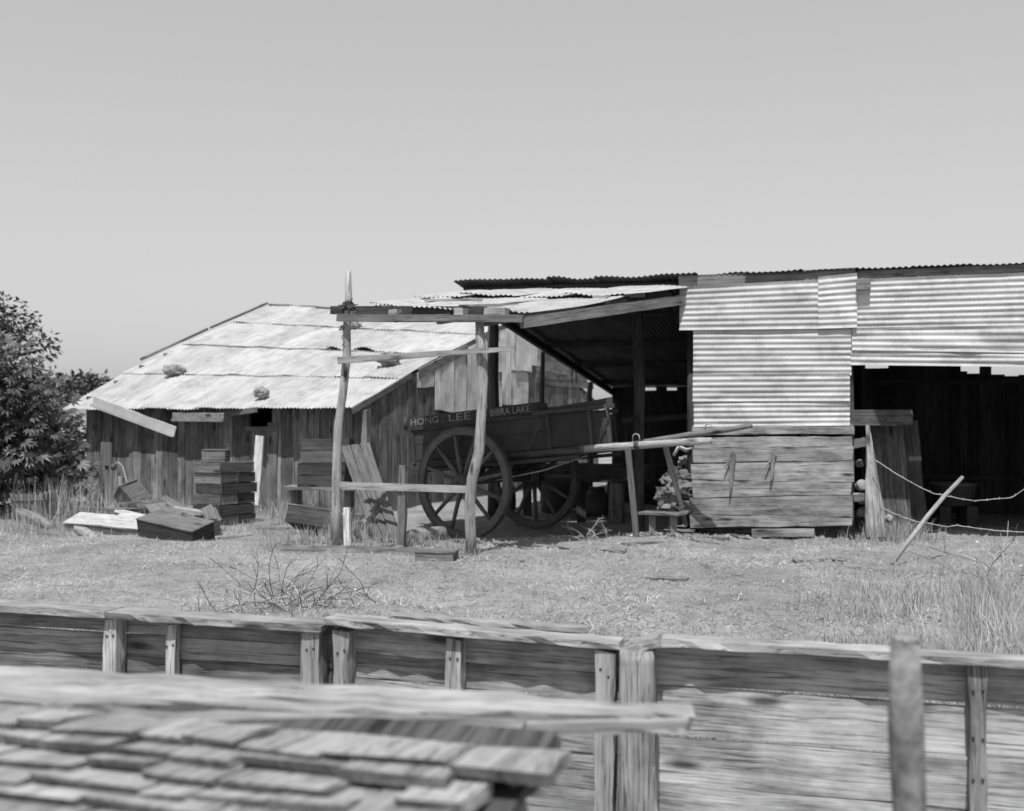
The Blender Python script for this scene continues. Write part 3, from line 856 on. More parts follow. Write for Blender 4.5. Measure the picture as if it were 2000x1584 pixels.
# ================================================================== CRATES and BOXES
def crate(name, label, cat, base, rz, L, W, H, mat, group=None, tilt=(0, 0), th=.015, slat=0, lid=None, top_open=True):
    """open wooden case: sides, ends and bottom of separate boards; base = centre of underside"""
    R_ = Matrix.Rotation(rz, 4, 'Z') @ Matrix.Rotation(tilt[0], 4, 'X') @ Matrix.Rotation(tilt[1], 4, 'Y')
    rt = thing(name, label, cat, base, group)
    T_ = Matrix.Translation(V(base)) @ R_
    ax = [R_.to_3x3() @ V(v) for v in ((1, 0, 0), (0, 1, 0), (0, 0, 1))]
    P_ = lambda x, y, z: T_ @ V((x, y, z))
    nb_ = 2 if H > .22 else 1
    hh = H / nb_
    for sy in (-1, 1):
        for q in range(nb_):
            z = hh * (q + .5)
            plank('side', rt, P_(-L / 2, sy * (W / 2 - th / 2), z), P_(L / 2, sy * (W / 2 - th / 2), z), hh * (.97 if nb_ == 1 else .985), th, ax[2], mat, .003)
    for sx in (-1, 1):
        if slat and sx == -1:
            plank('end', rt, P_(sx * (L / 2 - th), -W / 2 + th, H / 2), P_(sx * (L / 2 - th), -W / 2 + th + W * slat, H / 2), H * .95, th * 1.3, ax[2], mat, .003)
            continue
        plank('end', rt, P_(sx * (L / 2 - th), -W / 2 + th, H / 2), P_(sx * (L / 2 - th), W / 2 - th, H / 2), H * .95, th * 1.3, ax[2], mat, .003)
    plank('bottom', rt, P_(-L / 2 + th, 0, th), P_(L / 2 - th, 0, th), W - 2.4 * th, th, ax[1], mat, .002)
    if lid:
        plank('lid', rt, P_(-L / 2 - .01, 0, H + th * .5), P_(L / 2 + .01, 0, H + th * .5), W + .02, th, ax[1], lid, .004)
    return rt

def gbase(px, py, lift=0.0):
    d = EYE * FPX / (py - HORIZON)
    p = at(px, py, d)
    return V((p.x, p.y, gz(p.x, p.y) + lift))

# tall stack in front of the cottage
R1 = math.radians(-32)
ctr = V((-4.35, 16.3, 0)); ex = V((math.cos(R1), math.sin(R1), 0)); ey = V((-math.sin(R1), math.cos(R1), 0))
H1 = .158
g0 = gz(ctr.x, ctr.y) - .01
lab = ['lowest', 'second lowest', 'third lowest', 'fourth lowest', 'second highest', 'topmost']
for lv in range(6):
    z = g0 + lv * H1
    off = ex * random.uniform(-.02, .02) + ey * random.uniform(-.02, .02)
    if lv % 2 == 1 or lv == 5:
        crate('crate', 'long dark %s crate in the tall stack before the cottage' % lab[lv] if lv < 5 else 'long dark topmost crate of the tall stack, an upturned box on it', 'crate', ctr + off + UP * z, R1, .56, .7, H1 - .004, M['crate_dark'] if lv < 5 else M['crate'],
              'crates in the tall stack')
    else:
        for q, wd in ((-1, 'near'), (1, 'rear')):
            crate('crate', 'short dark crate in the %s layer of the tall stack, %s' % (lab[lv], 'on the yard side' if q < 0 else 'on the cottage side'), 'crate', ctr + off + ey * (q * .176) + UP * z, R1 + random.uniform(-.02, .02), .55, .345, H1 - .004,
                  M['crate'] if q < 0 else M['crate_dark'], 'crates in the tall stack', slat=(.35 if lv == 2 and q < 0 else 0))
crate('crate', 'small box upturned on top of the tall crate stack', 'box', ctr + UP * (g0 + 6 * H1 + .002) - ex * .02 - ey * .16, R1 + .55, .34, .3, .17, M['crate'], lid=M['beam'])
# stack on the low bench beside the cottage corner
bench = thing('work_bench', 'low rough bench carrying crates beside the cottage wall', 'bench', (-2.95, 17.0, 0))
for i in range(3):
    plank('bench_top', bench, V((-3.55, 16.72 + i * .22, .5)), V((-2.4, 16.55 + i * .22, .5)), .2, .04, (0, 1, 0), M['beam'], .008)
for x_, y_ in ((-3.4, 16.8), (-2.55, 16.68), (-3.4, 17.15), (-2.55, 17.05)):
    plank('leg', bench, V((x_, y_, gz(x_, y_) - .02)), V((x_, y_, .48)), .1, .07, (1, 0, 0), M['beam'], .006)
for i, nm in enumerate(('bottom', 'second', 'third', 'top')):
    crate('crate', '%s crate of the stack on the low bench' % nm, 'crate', V((-2.93 + (.05 if i > 1 else 0), 16.85, .522 + i * .188)), math.radians(-8 + i * 2), .74, .45, .184, M['crate_dark'] if i != 2 else M['crate'], 'crates stacked on the bench')
# boards leaning from the ground up to that stack
for i in range(3):
    a = at(776 - i * 17, 1062 - i * 3, 13.75 + .05 * i); a.z = gz(a.x, a.y) + .01
    b = at(712 - i * 19, 868 + i * 2, 15.9)
    o = plank('board', None, a, b, .14 - .02 * (i == 1), .03, (1, .2, 0), M['lean_board'], .004, 6, .01, None, .02)
    tag(o, ['grey board leaning against the crates, nearest the short stake', 'middle board of those leaning on the bench stack', 'leaning board beside the tall left pole'][i], 'board', 'boards leaning on the crate stack')

# fallen cases and boards in the pile
def pilebox(px, py, rz, L, W, H, tilt, mat, lid, label, lift=0.0, slat=0):
    b = gbase(px, py, lift - .015)
    return crate('packing_case', label, 'case', b, rz, L, W, H, mat, 'cases lying in the yard pile', tilt, .018, slat, lid)
pilebox(207, 1036, math.radians(-16), 1.02, .36, .22, (.3, .05), M['crate'], M['box_light'], 'long case with bright pale lid lying in grass', -.05)
pilebox(268, 1043, math.radians(-12), .7, .5, .2, (.26, .08), M['crate'], M['box_light'], 'wide case with sunlit lid beside the long pale one', -.04)
pilebox(345, 1052, math.radians(-28), .95, .4, .26, (.22, .12), M['crate_dark'], M['crate'], 'dark lidded case tipped at the front of the pile')
pilebox(395, 1046, math.radians(24), .42, .3, .2, (0, 0), M['crate_dark'], None, 'small dark case at the end of the pile by the tall stack')
pilebox(282, 1010, math.radians(-30), .3, .35, .5, (.25, -.75), M['crate'], M['crate'], 'upended case leaning at a slant on the pile', .1)
pilebox(611, 1046, math.radians(-9), .66, .42, .24, (-.35, .12), M['crate_dark'], M['beam'], 'tilted dark case with grey lid beside the tall pole', .1)
def loose(px0, py0, d0, px1, py1, d1, w, t, mat, label, wd=(0, 1, 0), cat='board', name='loose_board', **kw):
    o = plank(name, None, at(px0, py0, d0), at(px1, py1, d1), w, t, wd, mat, .006, 5, .03, **kw)
    tag(o, label, cat); return o
loose(235, 998, 15.3, 322, 1017, 14.7, .16, .03, M['box_light'], 'pointed pale board lying across the cases', w2=.09)
loose(305, 985, 15.2, 350, 1026, 14.4, .34, .03, M['crate'], 'wide sunlit board sloping down the pile', (1, .3, 0))
loose(335, 992, 15.6, 402, 1003, 15.2, .2, .05, M['box_light'], 'short pale board resting behind the wide one')
loose(405, 990, 15.3, 420, 1022, 14.9, .2, .03, M['crate'], 'short board propped against the tall crate stack', (1, -.4, 0))
loose(150, 993, 17.0, 262, 997, 16.6, .2, .05, M['beam'], 'weathered plank resting under the cottage wall')
loose(62, 1037, 15.2, 146, 1056, 14.3, .07, .05, M['beam'], 'thin dark rail lying in the left grass')
loose(505, 1033, 15.3, 580, 1031, 15.3, .3, .06, M['beam'], 'thick grey board lying flat between stack and pole')
loose(552, 1075, 12.9, 832, 1081, 12.6, .13, .09, M['wall_wood'], 'long weathered beam lying at the foot of the poles', (0, .3, 1), 'beam', 'ground_beam')
loose(735, 1068, 13.1, 780, 1062, 13.4, .12, .03, M['beam'], 'split board lying by the leaning boards')
loose(470, 1046, 14.9, 540, 1052, 14.4, .1, .025, M['pole'], 'short pale offcut in the grass before the stack')
loose(112, 1046, 14.7, 205, 1062, 14.0, .1, .03, M['beam'], 'split grey lath lying before the long pale case')
loose(225, 985, 16.4, 300, 978, 16.6, .14, .03, M['crate'], 'dark board lying behind the upended case')
loose(318, 972, 16.2, 366, 1000, 15.6, .15, .03, M['beam'], 'grey board sloping between the pile and the tall stack', (1, .3, 0))
loose(430, 1052, 14.3, 492, 1046, 14.5, .12, .03, M['beam'], 'weathered offcut lying before the tall crate stack')
loose(590, 1016, 15.2, 640, 1000, 15.0, .14, .025, M['crate'], 'short board propped on the tilted dark case', (0, 1, .4))
loose(560, 1058, 13.8, 650, 1062, 13.4, .1, .025, M['beam'], 'thin split board lying below the tilted case')
blk = crate('wooden_block', 'small wooden tray lying near the foot of the bent pole', 'tray', gbase(853, 1096, -.01), math.radians(-8), .42, .3, .1, M['crate'], lid=M['beam'])
def log(name, label, pts, radii, mat, n=10, jit=.08, cat='log'):
    return tag(tube(name, None, pts, radii, mat, n, jit), label, cat)
log('log', 'short grey log lying beside the cart wheel', [at(800, 1048, 14.0), at(835, 1043, 14.2), at(868, 1040, 14.3)], [.085, .095, .09], M['bark_post'], 12, .05)
log('log', 'pale stripped log lying against the slatted tub', [at(38, 1000, 16.2), at(72, 1012, 15.8), at(101, 1030, 15.4)], [.07, .075, .06], M['beam'])
log('driftwood', 'short knotted pale log in front of the long case', [at(148, 1034, 14.7), at(166, 1040, 14.5), at(188, 1052, 14.2)], [.05, .075, .06], M['pole'], 9, .2)

# slatted tub
tb = at(66, 1008, 16.6); tb.z = gz(tb.x, tb.y)
tub = thing('slatted_tub', 'round tub of upright staves with pointed tips under the tree', 'tub', tb)
for i in range(26):
    a = 2 * math.pi * i / 26
    d_ = V((math.cos(a), math.sin(a), 0)); tg = V((-math.sin(a), math.cos(a), 0))
    plank('stave', tub, tb + d_ * .27, tb + d_ * .33 + UP * random.uniform(.4, .45), .06, .016, tg, M['beam'], .003, 4, .02, .045)
for z_ in (.1, .34):
    tube('hoop', tub, [tb + V((math.cos(q) * (.285 + .14 * z_), math.sin(q) * (.285 + .14 * z_), z_)) for q in np.linspace(0, 2 * math.pi, 33)], .01, M['iron'], 5)
# board on a stake, standpipe
bs = at(209, 975, 18.4); bs.z = 0
sg = thing('stake_board', 'small blank board nailed on a thin stake by the tree', 'board', bs)
plank('stake', sg, bs - UP * .05, bs + UP * .9, .06, .05, (1, 0, 0), M['beam'])
plank('panel', sg, bs + UP * .78 + V((0, -.05, 0)), bs + UP * 1.17 + V((.01, -.05, 0)), .19, .02, (1, 0, 0), M['crate'])
bs = at(236, 990, 17.8); bs.z = 0
sp = thing('standpipe', 'garden tap pipe tied to a pale stake beside the cottage', 'tap', bs)
plank('stake', sp, bs - UP * .05, bs + UP * .62, .08, .06, (1, 0, 0), M['pole'])
tube('pipe', sp, [bs + V((-.06, -.05, 0)), bs + V((-.06, -.05, .7)), bs + V((-.1, -.06, .78))], .016, M['wire'], 7)
tube('hose', sp, [bs + V((-.1, -.06, .8)), bs + V((-.02, -.08, .86)), bs + V((.06, -.1, .8)), bs + V((.14, -.12, .55)), bs + V((.18, -.14, .2)), bs + V((.2, -.16, .0))], .014, M['wire'], 7)
rock('tap_head', sp, bs + V((-.1, -.07, .78)), .05, M['iron'], 2, .3)

# ================================================================== THINGS under and beside the shed
tr = thing('timber_trough', 'dark heavy timber bench on a thick stump behind the cart', 'bench', (2.2, 17.2, 0))
plank('beam', tr, at(1000, 920, 18.0), at(1272, 922, 16.2), .24, .2, UP, M['dark_beam'], .01)
plank('shelf', tr, at(1010, 938, 17.9), at(1278, 938, 16.1), .3, .04, (0, 1, 0), M['dark_beam'], .008)
a = at(1204, 1010, 16.5); tube('stump', tr, [V((a.x, a.y, -.05)), V((a.x, a.y, .3)), V((a.x, a.y, .62))], [.13, .12, .12], M['wall_wood'], 12, .08)
for px in (1030, 1135):
    a = at(px, 1000, 17.6 - (px - 1030) * .006); plank('leg', tr, V((a.x, a.y, -.05)), V((a.x, a.y, .62)), .14, .12, (1, 0, 0), M['dark_beam'])
seat = thing('low_bench', 'low plank bench on a forked stub beside the rubbish heap', 'bench', at(1290, 1030, 14.6))
a = at(1255, 1001, 14.6); b = at(1330, 1004, 14.3)
plank('seat_board', seat, a, b, .26, .03, (0, 1, 0), M['beam'], .008)
for f in (.25, .8):
    p = a.lerp(b, f); plank('leg', seat, V((p.x, p.y, gz(p.x, p.y) - .03)), V((p.x, p.y, p.z)), .09, .08, (1, 0, 0), M['beam'], .008)
HEAPL = ['pale crumpled sacking bundle at the front foot of the rubbish heap', 'grey sacking lump wedged against the plank front low down', 'grey sacking bundle low on the cart side of the heap', 'pale sacking bundle in the middle of the heap',
         'grey sacking lump high against the plank front', 'grey rounded sack high on the back of the heap', 'small pale lump topping the heap under the bent tin', 'small grey lump under the low plank bench', 'grey lump beside the plank front at mid height', 'pale folded sack at the back of the heap']
for i, (x0, y0, x1, y1, w_) in enumerate(((1300, 1000, 1345, 905, .07), (1288, 985, 1332, 950, .05), (1340, 1000, 1352, 890, .06), (1310, 930, 1352, 945, .05))):
    o = plank('broken_stick', None, at(x0, y0, 14.8), at(x1, y1, 15.1), w_, .03, UP, M['beam'], .008, 5, .03, w_ * .5)
    tag(o, ['long broken slat sloping up through the rubbish heap', 'short slat low in the rubbish heap', 'upright slat against the plank front behind the heap', 'level broken slat across the top of the heap'][i], 'slat')
heap = [(1318, 985, 14.9, .2), (1338, 992, 14.75, .16), (1305, 968, 15.1, .19), (1330, 955, 15.0, .2), (1345, 930, 15.0, .15), (1325, 925, 15.25, .16), (1342, 900, 15.1, .12), (1300, 998, 14.9, .12), (1348, 965, 14.85, .13), (1312, 940, 15.2, .15)]
for i, (px, py, d_, r) in enumerate(heap):
    o = rock('sack', None, at(px, py, d_), r, M['sack'] if i % 3 else M['rag'], 3, .6, (1.15, .9, .62), None, 1.9)
    tag(o, HEAPL[i], 'sack', 'sacking bundles in the heap')
tube_l = [at(1322, 880, 15.0), at(1330, 872, 15.0), at(1342, 874, 15.0), at(1348, 884, 15.0)]
o = tube('bent_tin', None, [at(1316, 890, 14.9), at(1326, 873, 14.9), at(1340, 880, 14.9), at(1352, 876, 14.9)], [.03, .05, .05, .03], M['tin_gable'], 7, .2, True, .3); tag(o, 'bent strip of tin on top of the rubbish heap', 'tin strip')
o = tube('hanging_rope', None, [at(1118, 700, 21.5), at(1117, 745, 21.5), at(1121, 762, 21.5), at(1126, 745, 21.5), at(1124, 705, 21.5)], .012, M['iron'], 6); tag(o, 'dark rope loop hanging from the shed roof edge', 'rope')
# clutter in the deep bay
for i, (px, py, d_, L_, W_, H_) in enumerate(((1225, 880, 20.5, .7, .5, .55), (1290, 900, 19.8, .8, .5, .7), (1340, 850, 18.6, .5, .4, .6))):
    c_ = at(px, py, d_); c_.z = 0 if i < 2 else .7
    crate('store_box', ['dark box standing left inside the deep bay', 'larger dark box inside the deep bay behind the post', 'dark box stored high behind the iron front'][i], 'box', c_ if i < 2 else V((c_.x, c_.y, gz(c_.x, c_.y))), .2 * i - .2, L_, W_, H_ + (.7 if i == 2 else 0), M['dark_wood'], lid=M['dark_wood'])
for i, (px, py, d_, r_, h_) in enumerate(((985, 1000, 18.6, .2, .5), (1085, 1000, 18.2, .24, .6), (1165, 1000, 17.6, .2, .42), (1120, 1000, 19.4, .28, .75))):
    c_ = at(px, py, d_); c_ = V((c_.x, c_.y, gz(c_.x, c_.y)))
    dr = thing('oil_drum' if i % 2 else 'milk_can', ['dark can standing behind the near cart wheel', 'dark drum standing behind the far cart wheel', 'small dark can beside the heavy timber bench', 'tall dark drum at the back behind the cart'][i], 'drum' if i % 2 else 'can', c_)
    tube('body', dr, [c_, c_ + UP * h_ * .3, c_ + UP * h_ * .75, c_ + UP * h_], [r_, r_ * 1.02, r_, r_ * (.98 if i % 2 else .6)], M['enamel'], 18, .02)
    tube('rim', dr, [c_ + UP * (h_ - .01), c_ + UP * (h_ + .03)], [r_ * (1.03 if i % 2 else .66)] * 2, M['iron'], 18)
o = plank('store_rail', None, at(1215, 822, 19), at(1352, 812, 18.4), .1, .06, UP, M['dark_beam']); tag(o, 'dark rail crossing the deep bay behind the post', 'rail')
# tub on a block in the right bay
wt = thing('wash_tub', 'round dark metal tub on blocks in the right-hand bay', 'tub', at(1862, 1010, 16.2))
c_ = at(1862, 985, 16.0)
vs, fs = [], []
for r_, z_ in ((.26, 0), (.33, .3), (.345, .3), (.345, .325), (.32, .325), (.25, .03)):
    for i in range(28): vs.append((math.cos(i * 2 * math.pi / 28) * r_, math.sin(i * 2 * math.pi / 28) * r_, z_))
for j in range(5):
    for i in range(28): fs.append((j * 28 + i, j * 28 + (i + 1) % 28, j * 28 + 28 + (i + 1) % 28, j * 28 + 28 + i))
fs += [tuple(range(27, -1, -1)), tuple(range(140, 168))]
mesh_obj('tub_body', vs, fs, M['enamel'], Matrix.Translation((c_.x, c_.y, .3)), wt, True)
for dx in (-.2, .2): plank('block', wt, V((c_.x + dx, c_.y - .2, .14)), V((c_.x + dx, c_.y + .2, .14)), .3, .16, UP, M['dark_beam'])
# barbed wire
def barbed(label, pts):
    dense = []
    for (a, b) in zip(pts, pts[1:]):
        n_ = max(2, int((b - a).length / .06))
        for i in range(n_): dense.append(a.lerp(b, i / n_) + V((0, 0, random.uniform(-.004, .004))))
    dense.append(pts[-1])
    w_ = thing('barbed_wire', label, 'wire', pts[0], 'barbed wire strands')
    tube('strand', w_, dense, .0055, M['wire'], 5)
    for i in range(1, len(dense) - 1, 2):
        d_ = V((random.uniform(-.4, .4), random.uniform(-.5, .5), random.choice((-1, 1)))).normalized() * .018
        tube('barb', w_, [dense[i] - d_ * .8, dense[i] + d_], .0035, M['wire'], 4)
barbed('upper sagging barbed strand from the slab post', [at(1706, 896, 13.85), at(1745, 922, 13.6), at(1790, 948, 13.4), at(1825, 964, 13.2), at(1870, 973, 13.0), at(1905, 978, 12.9), at(1940, 975, 12.8), at(1975, 972, 12.7), at(1983, 968, 12.7), at(2010, 948, 12.6), at(2060, 900, 12.4)])
barbed('lower sagging barbed strand beside the leaning stick', [at(1721, 991, 13.9), at(1745, 1003, 13.6), at(1790, 1019, 13.2), at(1825, 1024, 13.0), at(1850, 1029, 12.8), at(1870, 1026, 12.8), at(1915, 1033, 12.7), at(1960, 1038, 12.6), at(2060, 1040, 12.4)])
wp = at(2062, 1000, 12.4); wp.z = gz(wp.x, wp.y)
log('wire_post', 'round fence post holding the barbed strands', [wp - UP * .1, wp + UP * .6, wp + UP * 1.2], [.06, .055, .05], M['pole'], 10, .06, 'post')
log('leaning_stick', 'bare pale stick leaning up beside the barbed wire', [at(1742, 1102, 11.6), at(1775, 1056, 11.75), at(1812, 1008, 11.9), at(1845, 968, 12.05), at(1880, 932, 12.2)], [.024, .025, .026, .025, .022], M['pole'], 9, .06, 'stick')
loose(1650, 1108, 11.4, 1850, 1122, 11.0, .16, .05, M['wall_wood'], 'dark weathered plank lying flat under the leaning stick', (0, 1, 0), w2=.24)
loose(1270, 1048, 14.3, 1420, 1054, 14.0, .1, .05, M['wall_wood'], 'grey sleeper lying before the plank front')
loose(1300, 1037, 14.7, 1352, 1035, 14.7, .2, .03, M['beam'], 'split board lying beneath the rubbish heap')
# dark broken bark pieces on the yard
for i, (px, py, L_, w_) in enumerate(((1090, 1071, .3, .05), (1195, 1084, .3, .09), (1255, 1068, .5, .04), (1580, 1096, .35, .06), (1630, 1094, .2, .05), (1300, 1132, .4, .05))):
    p = gbase(px, py, .025); a_ = random.uniform(-.6, .3)
    d_ = V((math.cos(a_), math.sin(a_), 0)) * L_ / 2
    o = plank('bark_chip', None, p - d_, p + d_, w_, .03, (0, 1, .3), M['litter'], .012, 4, .04); tag(o, ['short bark splinter before the cart wheels', 'broad dark splinter before the propped shaft', 'long thin bark sliver near the low bench', 'dark bark strip before the plank front', 'short bark strip close to the leaning stick', 'bark strip lying out on the open sand'][i], 'splinter', 'splinters on the yard')
# ================================================================== PLANK FENCE in front of the yard
FX = V((FD.x, FD.y, 0)); FNV = V((FN.x, FN.y, 0))
def fs_px(px):
    kk = (px - 1000) / FPX
    return (kk * FA.y - FA.x) / (FD.x - kk * FD.y)
def FP(s, d=0.0, z=0.0): return V((FA.x, FA.y, 0)) + FX * s + FNV * d + UP * z
def fence(label, s0, s1, ztop0, ztop1, heights, gap, posts, cap_pieces, mat=None):
    f = thing('plank_fence', label, 'fence', FP((s0 + s1) / 2, 0, -.6), 'plank fence panels')
    drop = -.03
    for i, h in enumerate(heights):
        za = ztop0 - .05 - drop - h / 2; zb = ztop1 - .05 - drop - h / 2
        dd = random.uniform(-.006, .006)
        plank('board', f, FP(s0, dd, za + random.uniform(-.006, .006)), FP(s1, dd, zb + random.uniform(-.006, .006)), h - gap * random.uniform(.4, 1.4), .028, UP, mat or M['fence'], .005, 10, .01)
        drop += h
    for ps, w, th, zb, zt, tw in posts:
        zz = zt - .09
        while zz > -.4:
            for dx_ in (-.018, .02):
                c_ = FP(ps + dx_, -.022 - th, zz + random.uniform(-.02, .02))
                tube('nail', f, [c_ + FNV * .01, c_ - FNV * .005], .0065, M['iron'], 6)
            zz -= .2
        plank('post', f, FP(ps + random.uniform(-.01, .01), -.02 - th / 2, zb), FP(ps, -.02 - th / 2, zt), w, th, FX, M['cap'] if tw else M['fence'], .008, 7, .02, w * .93, random.uniform(-.01, .01))
    for a, b, za, zb, w, th, d_ in cap_pieces:
        plank('cap_rail', f, FP(a, d_, za), FP(b, d_, zb), w, th, FNV, M['cap'], .009, 16, .02)
    return f
e1, e2, e3 = fs_px(652), fs_px(1216), fs_px(1290)
fence('left run of the low plank fence with narrow boards and thick cap', -2.2, e1 - .01, .56, .57, [.11, .12, .12, .14, .15, .15, .15, .18], .008,
      [(fs_px(237), .085, .075, -.6, .51, 0), (fs_px(349), .06, .06, -.6, .5, 0), (fs_px(625), .105, .09, -.6, .515, 1), (-.9, .09, .08, -.6, .51, 0)],
      [(-2.2, fs_px(231), .558, .552, .17, .036, -.045), (fs_px(236), e1 - .01, .55, .545, .17, .036, -.05)], M['fence_dark'])
fence('middle run of the low plank fence between the two capped joints', e1 + .01, e2, .585, .56, [.15, .13, .1, .16, .17, .2, .22], .008,
      [(fs_px(682), .085, .08, -.6, .53, 1), (fs_px(898), .085, .07, -.6, .515, 0), (fs_px(1189), .095, .09, -.6, .505, 1)],
      [(e1 + .012, e2, .582, .545, .16, .032, -.05), (fs_px(760), fs_px(1140), .598, .582, .1, .018, .05)])
fence('right run of the low plank fence with wide gapped boards', e3 - .1, 7.2, .575, .585, [.2, .235, .215, .22, .22], .014,
      [(fs_px(1904), .075, .07, -.6, .535, 0), (6.4, .08, .07, -.6, .53, 0)],
      [(e3 + .02, fs_px(1760), .57, .57, .15, .032, -.045), (fs_px(1764), 7.2, .566, .57, .15, .032, -.045)])
gp = FP(fs_px(1252), -.1, -.62)
tpost = thing('fence_post', 'thick cracked round post between the middle and right fence runs', 'post', gp)
tube('trunk', tpost, [gp, gp + UP * .4, gp + UP * .8, gp + UP * 1.1, gp + UP * 1.155], [.1, .092, .09, .088, .083], M['fence'], 14, .09)
plank('cleat', tpost, gp + UP * 1.165 - FX * .03, gp + UP * 1.2 + FX * .1, .1, .05, FNV, M['cap'], .006)
plank('bark_split', tpost, gp + UP * .0 + FX * .1 - FNV * .05, gp + UP * .62 + FX * .075 - FNV * .05, .05, .02, FX, M['fence'], .01, 6, .04, .015)

# ================================================================== FOREGROUND: shingled hutch roof and a rough post
hd = V((.965, -.262, 0)).normalized(); hn = V((-hd.y, hd.x, 0)).normalized()      # along the rows, and up the slope
h0 = at(40, 1418, 2.72)
hut = thing('shingled_hutch', 'low hutch roofed with thick grey wooden shingles', 'hutch', V((h0.x + .5, h0.y, -.6)))
slope = .11
def HS(a, b, lift=0.0): return h0 + hd * a + hn * b + UP * (b * slope + lift)      # b < 0 runs down towards the viewer
nrm_ = hd.cross((hn + UP * slope).normalized())
row = 0; expo = .085
for row in range(8):
    b0 = -.10 - row * expo                       # butt edge
    a = -.7 + random.uniform(-.1, 0)
    while a < (1.32 if row < 1 else 1.22 - .1 * (row % 2)):
        w = random.uniform(.11, .3)
        j = random.uniform(-.02, .02)
        p = HS(a + w / 2, b0 + j, .04 + random.uniform(-.006, .006)); q = HS(a + w / 2, b0 + .2, -.008)
        if not (row in (1, 2) and .98 < a < 1.1):
            plank('shingle', hut, p, q, w - random.uniform(.004, .014), .03, -hd, M['shingle'], .006, 4, .02, None, random.uniform(-.006, .006), random.uniform(-.08, .08), .03)
        a += w
plank('roof_lining', hut, HS(.3, -.85, -.035), HS(.3, .28, -.035), 2.05, .02, hd, M['dark_beam'], .002)
# wide split board laid along the ridge, its thin end running out past the roof
plank('ridge_board', hut, at(-120, 1346, 3.1), at(1335, 1404, 3.0), .46, .05, hn, M['cap'], .014, 22, .03, .1, 0, .1)
plank('ridge_front', hut, at(-120, 1397, 2.84), at(1010, 1424, 2.78), .04, .05, (0, .5, 1), M['cap'], .008, 12, .03, .035)
plank('ridge_splinter', hut, at(930, 1430, 2.78), at(1330, 1412, 2.82), .05, .035, UP, M['cap'], .006, 6, .03, .02)
plank('rafter', hut, at(955, 1510, 2.45), at(1075, 1442, 2.85), .05, .06, UP, M['fence'], .004)
plank('rafter', hut, at(1000, 1545, 2.5), at(1090, 1478, 2.85), .04, .05, UP, M['dark_beam'], .004)
tube('hoop', hut, [at(925, 1490, 2.35), at(960, 1495, 2.35), at(990, 1512, 2.36), at(1012, 1545, 2.37), at(1022, 1600, 2.38)], [.014, .016, .016, .015, .014], M['cap'], 8, .05)
for (a, b) in ((-.6, -.7), (1.1, -.7), (-.6, .15), (1.15, .15)):
    p = HS(a, b); plank('corner_post', hut, V((p.x, p.y, -.62)), V((p.x, p.y, p.z - .05)), .07, .07, hd, M['dark_beam'])
for i in range(4):
    z_ = -.45 + i * .26
    for b in (-.72, .17):
        p, q = HS(-.6, b), HS(1.1, b); plank('wall_board', hut, V((p.x, p.y, z_)), V((q.x, q.y, z_)), .25, .02, UP, M['fence'])
    for a in (-.62, 1.14):
        p, q = HS(a, -.7), HS(a, .15); plank('wall_board', hut, V((p.x, p.y, z_)), V((q.x, q.y, z_)), .25, .02, UP, M['dark_beam'])
fp = at(1776, 1500, 2.6)
post = thing('rough_post', 'rough bark-mottled post standing in front of the right fence run', 'post', V((fp.x, fp.y, -.62)))
tube('trunk', post, [V((fp.x + .005, fp.y, -.65)), V((fp.x, fp.y, .2)), V((fp.x + .003, fp.y, .6)), V((fp.x - .006, fp.y, .85)), V((fp.x - .008, fp.y, 1.06))], [.046, .043, .04, .04, .034], M['bark_post'], 16, .13)
tube('cut_top', post, [V((fp.x - .008, fp.y, 1.058)), V((fp.x - .008, fp.y, 1.072))], [.034, .028], M['cap'], 14, .05)

# ================================================================== TREES
def leaf_mesh():
    vs, fs = [(0, 0, 0)], []
    for i in range(7):
        a = math.radians(-100 + i * 200 / 6); L_ = (.62, .85, .97, 1.05, .97, .85, .62)[i]
        d_ = (math.sin(a), math.cos(a)); n_ = (d_[1], -d_[0])
        i0 = len(vs)
        vs += [(d_[0] * L_ * .5 + n_[0] * .13, d_[1] * L_ * .5 + n_[1] * .13, .03), (d_[0] * L_, d_[1] * L_, -.12), (d_[0] * L_ * .5 - n_[0] * .13, d_[1] * L_ * .5 - n_[1] * .13, .03), (d_[0] * L_ * .5, d_[1] * L_ * .5, -.02)]
        fs += [(0, i0, i0 + 3), (i0, i0 + 1, i0 + 3), (0, i0 + 3, i0 + 2), (i0 + 3, i0 + 1, i0 + 2)]
    return vs, fs
LV, LF = leaf_mesh()
leaf_me = bpy.data.meshes.new('leaf'); leaf_me.from_pydata(LV, [], LF); leaf_me.materials.append(M['leaf'])
def leaf_matrix(p, out, size):
    d_ = (V(out) + V((random.uniform(-.5, .5), random.uniform(-.5, .5), random.uniform(-.9, .1)))).normalized()
    nrm = V((random.uniform(-.7, .7), -.5 + random.uniform(-.6, .4), 1.0)); x = d_.cross(nrm).normalized(); z = x.cross(d_)
    m = Matrix((x * size, d_ * size, z * size)).transposed().to_4x4(); m.translation = p
    return m
def crown_points(blobs, n, shell):
    pts = []
    wts = [b[3] * b[4] * b[5] for b in blobs]
    while len(pts) < n:
        b = random.choices(blobs, wts)[0]
        d_ = V((random.gauss(0, 1), random.gauss(0, 1), random.gauss(0, 1))).normalized()
        r = random.uniform(shell, 1.0)
        p = V((b[0] + d_.x * b[3] * r, b[1] + d_.y * b[4] * r, b[2] + d_.z * b[5] * r))
        if noise.noise(p * 1.5) < -.3: continue
        pts.append((p, d_))
    return pts
fig = thing('fig_tree', 'broad-leaved fig tree beside the cottage end', 'tree', (-9.3, 18.0, 0))
fb = at(-60, 1000, 18.0)
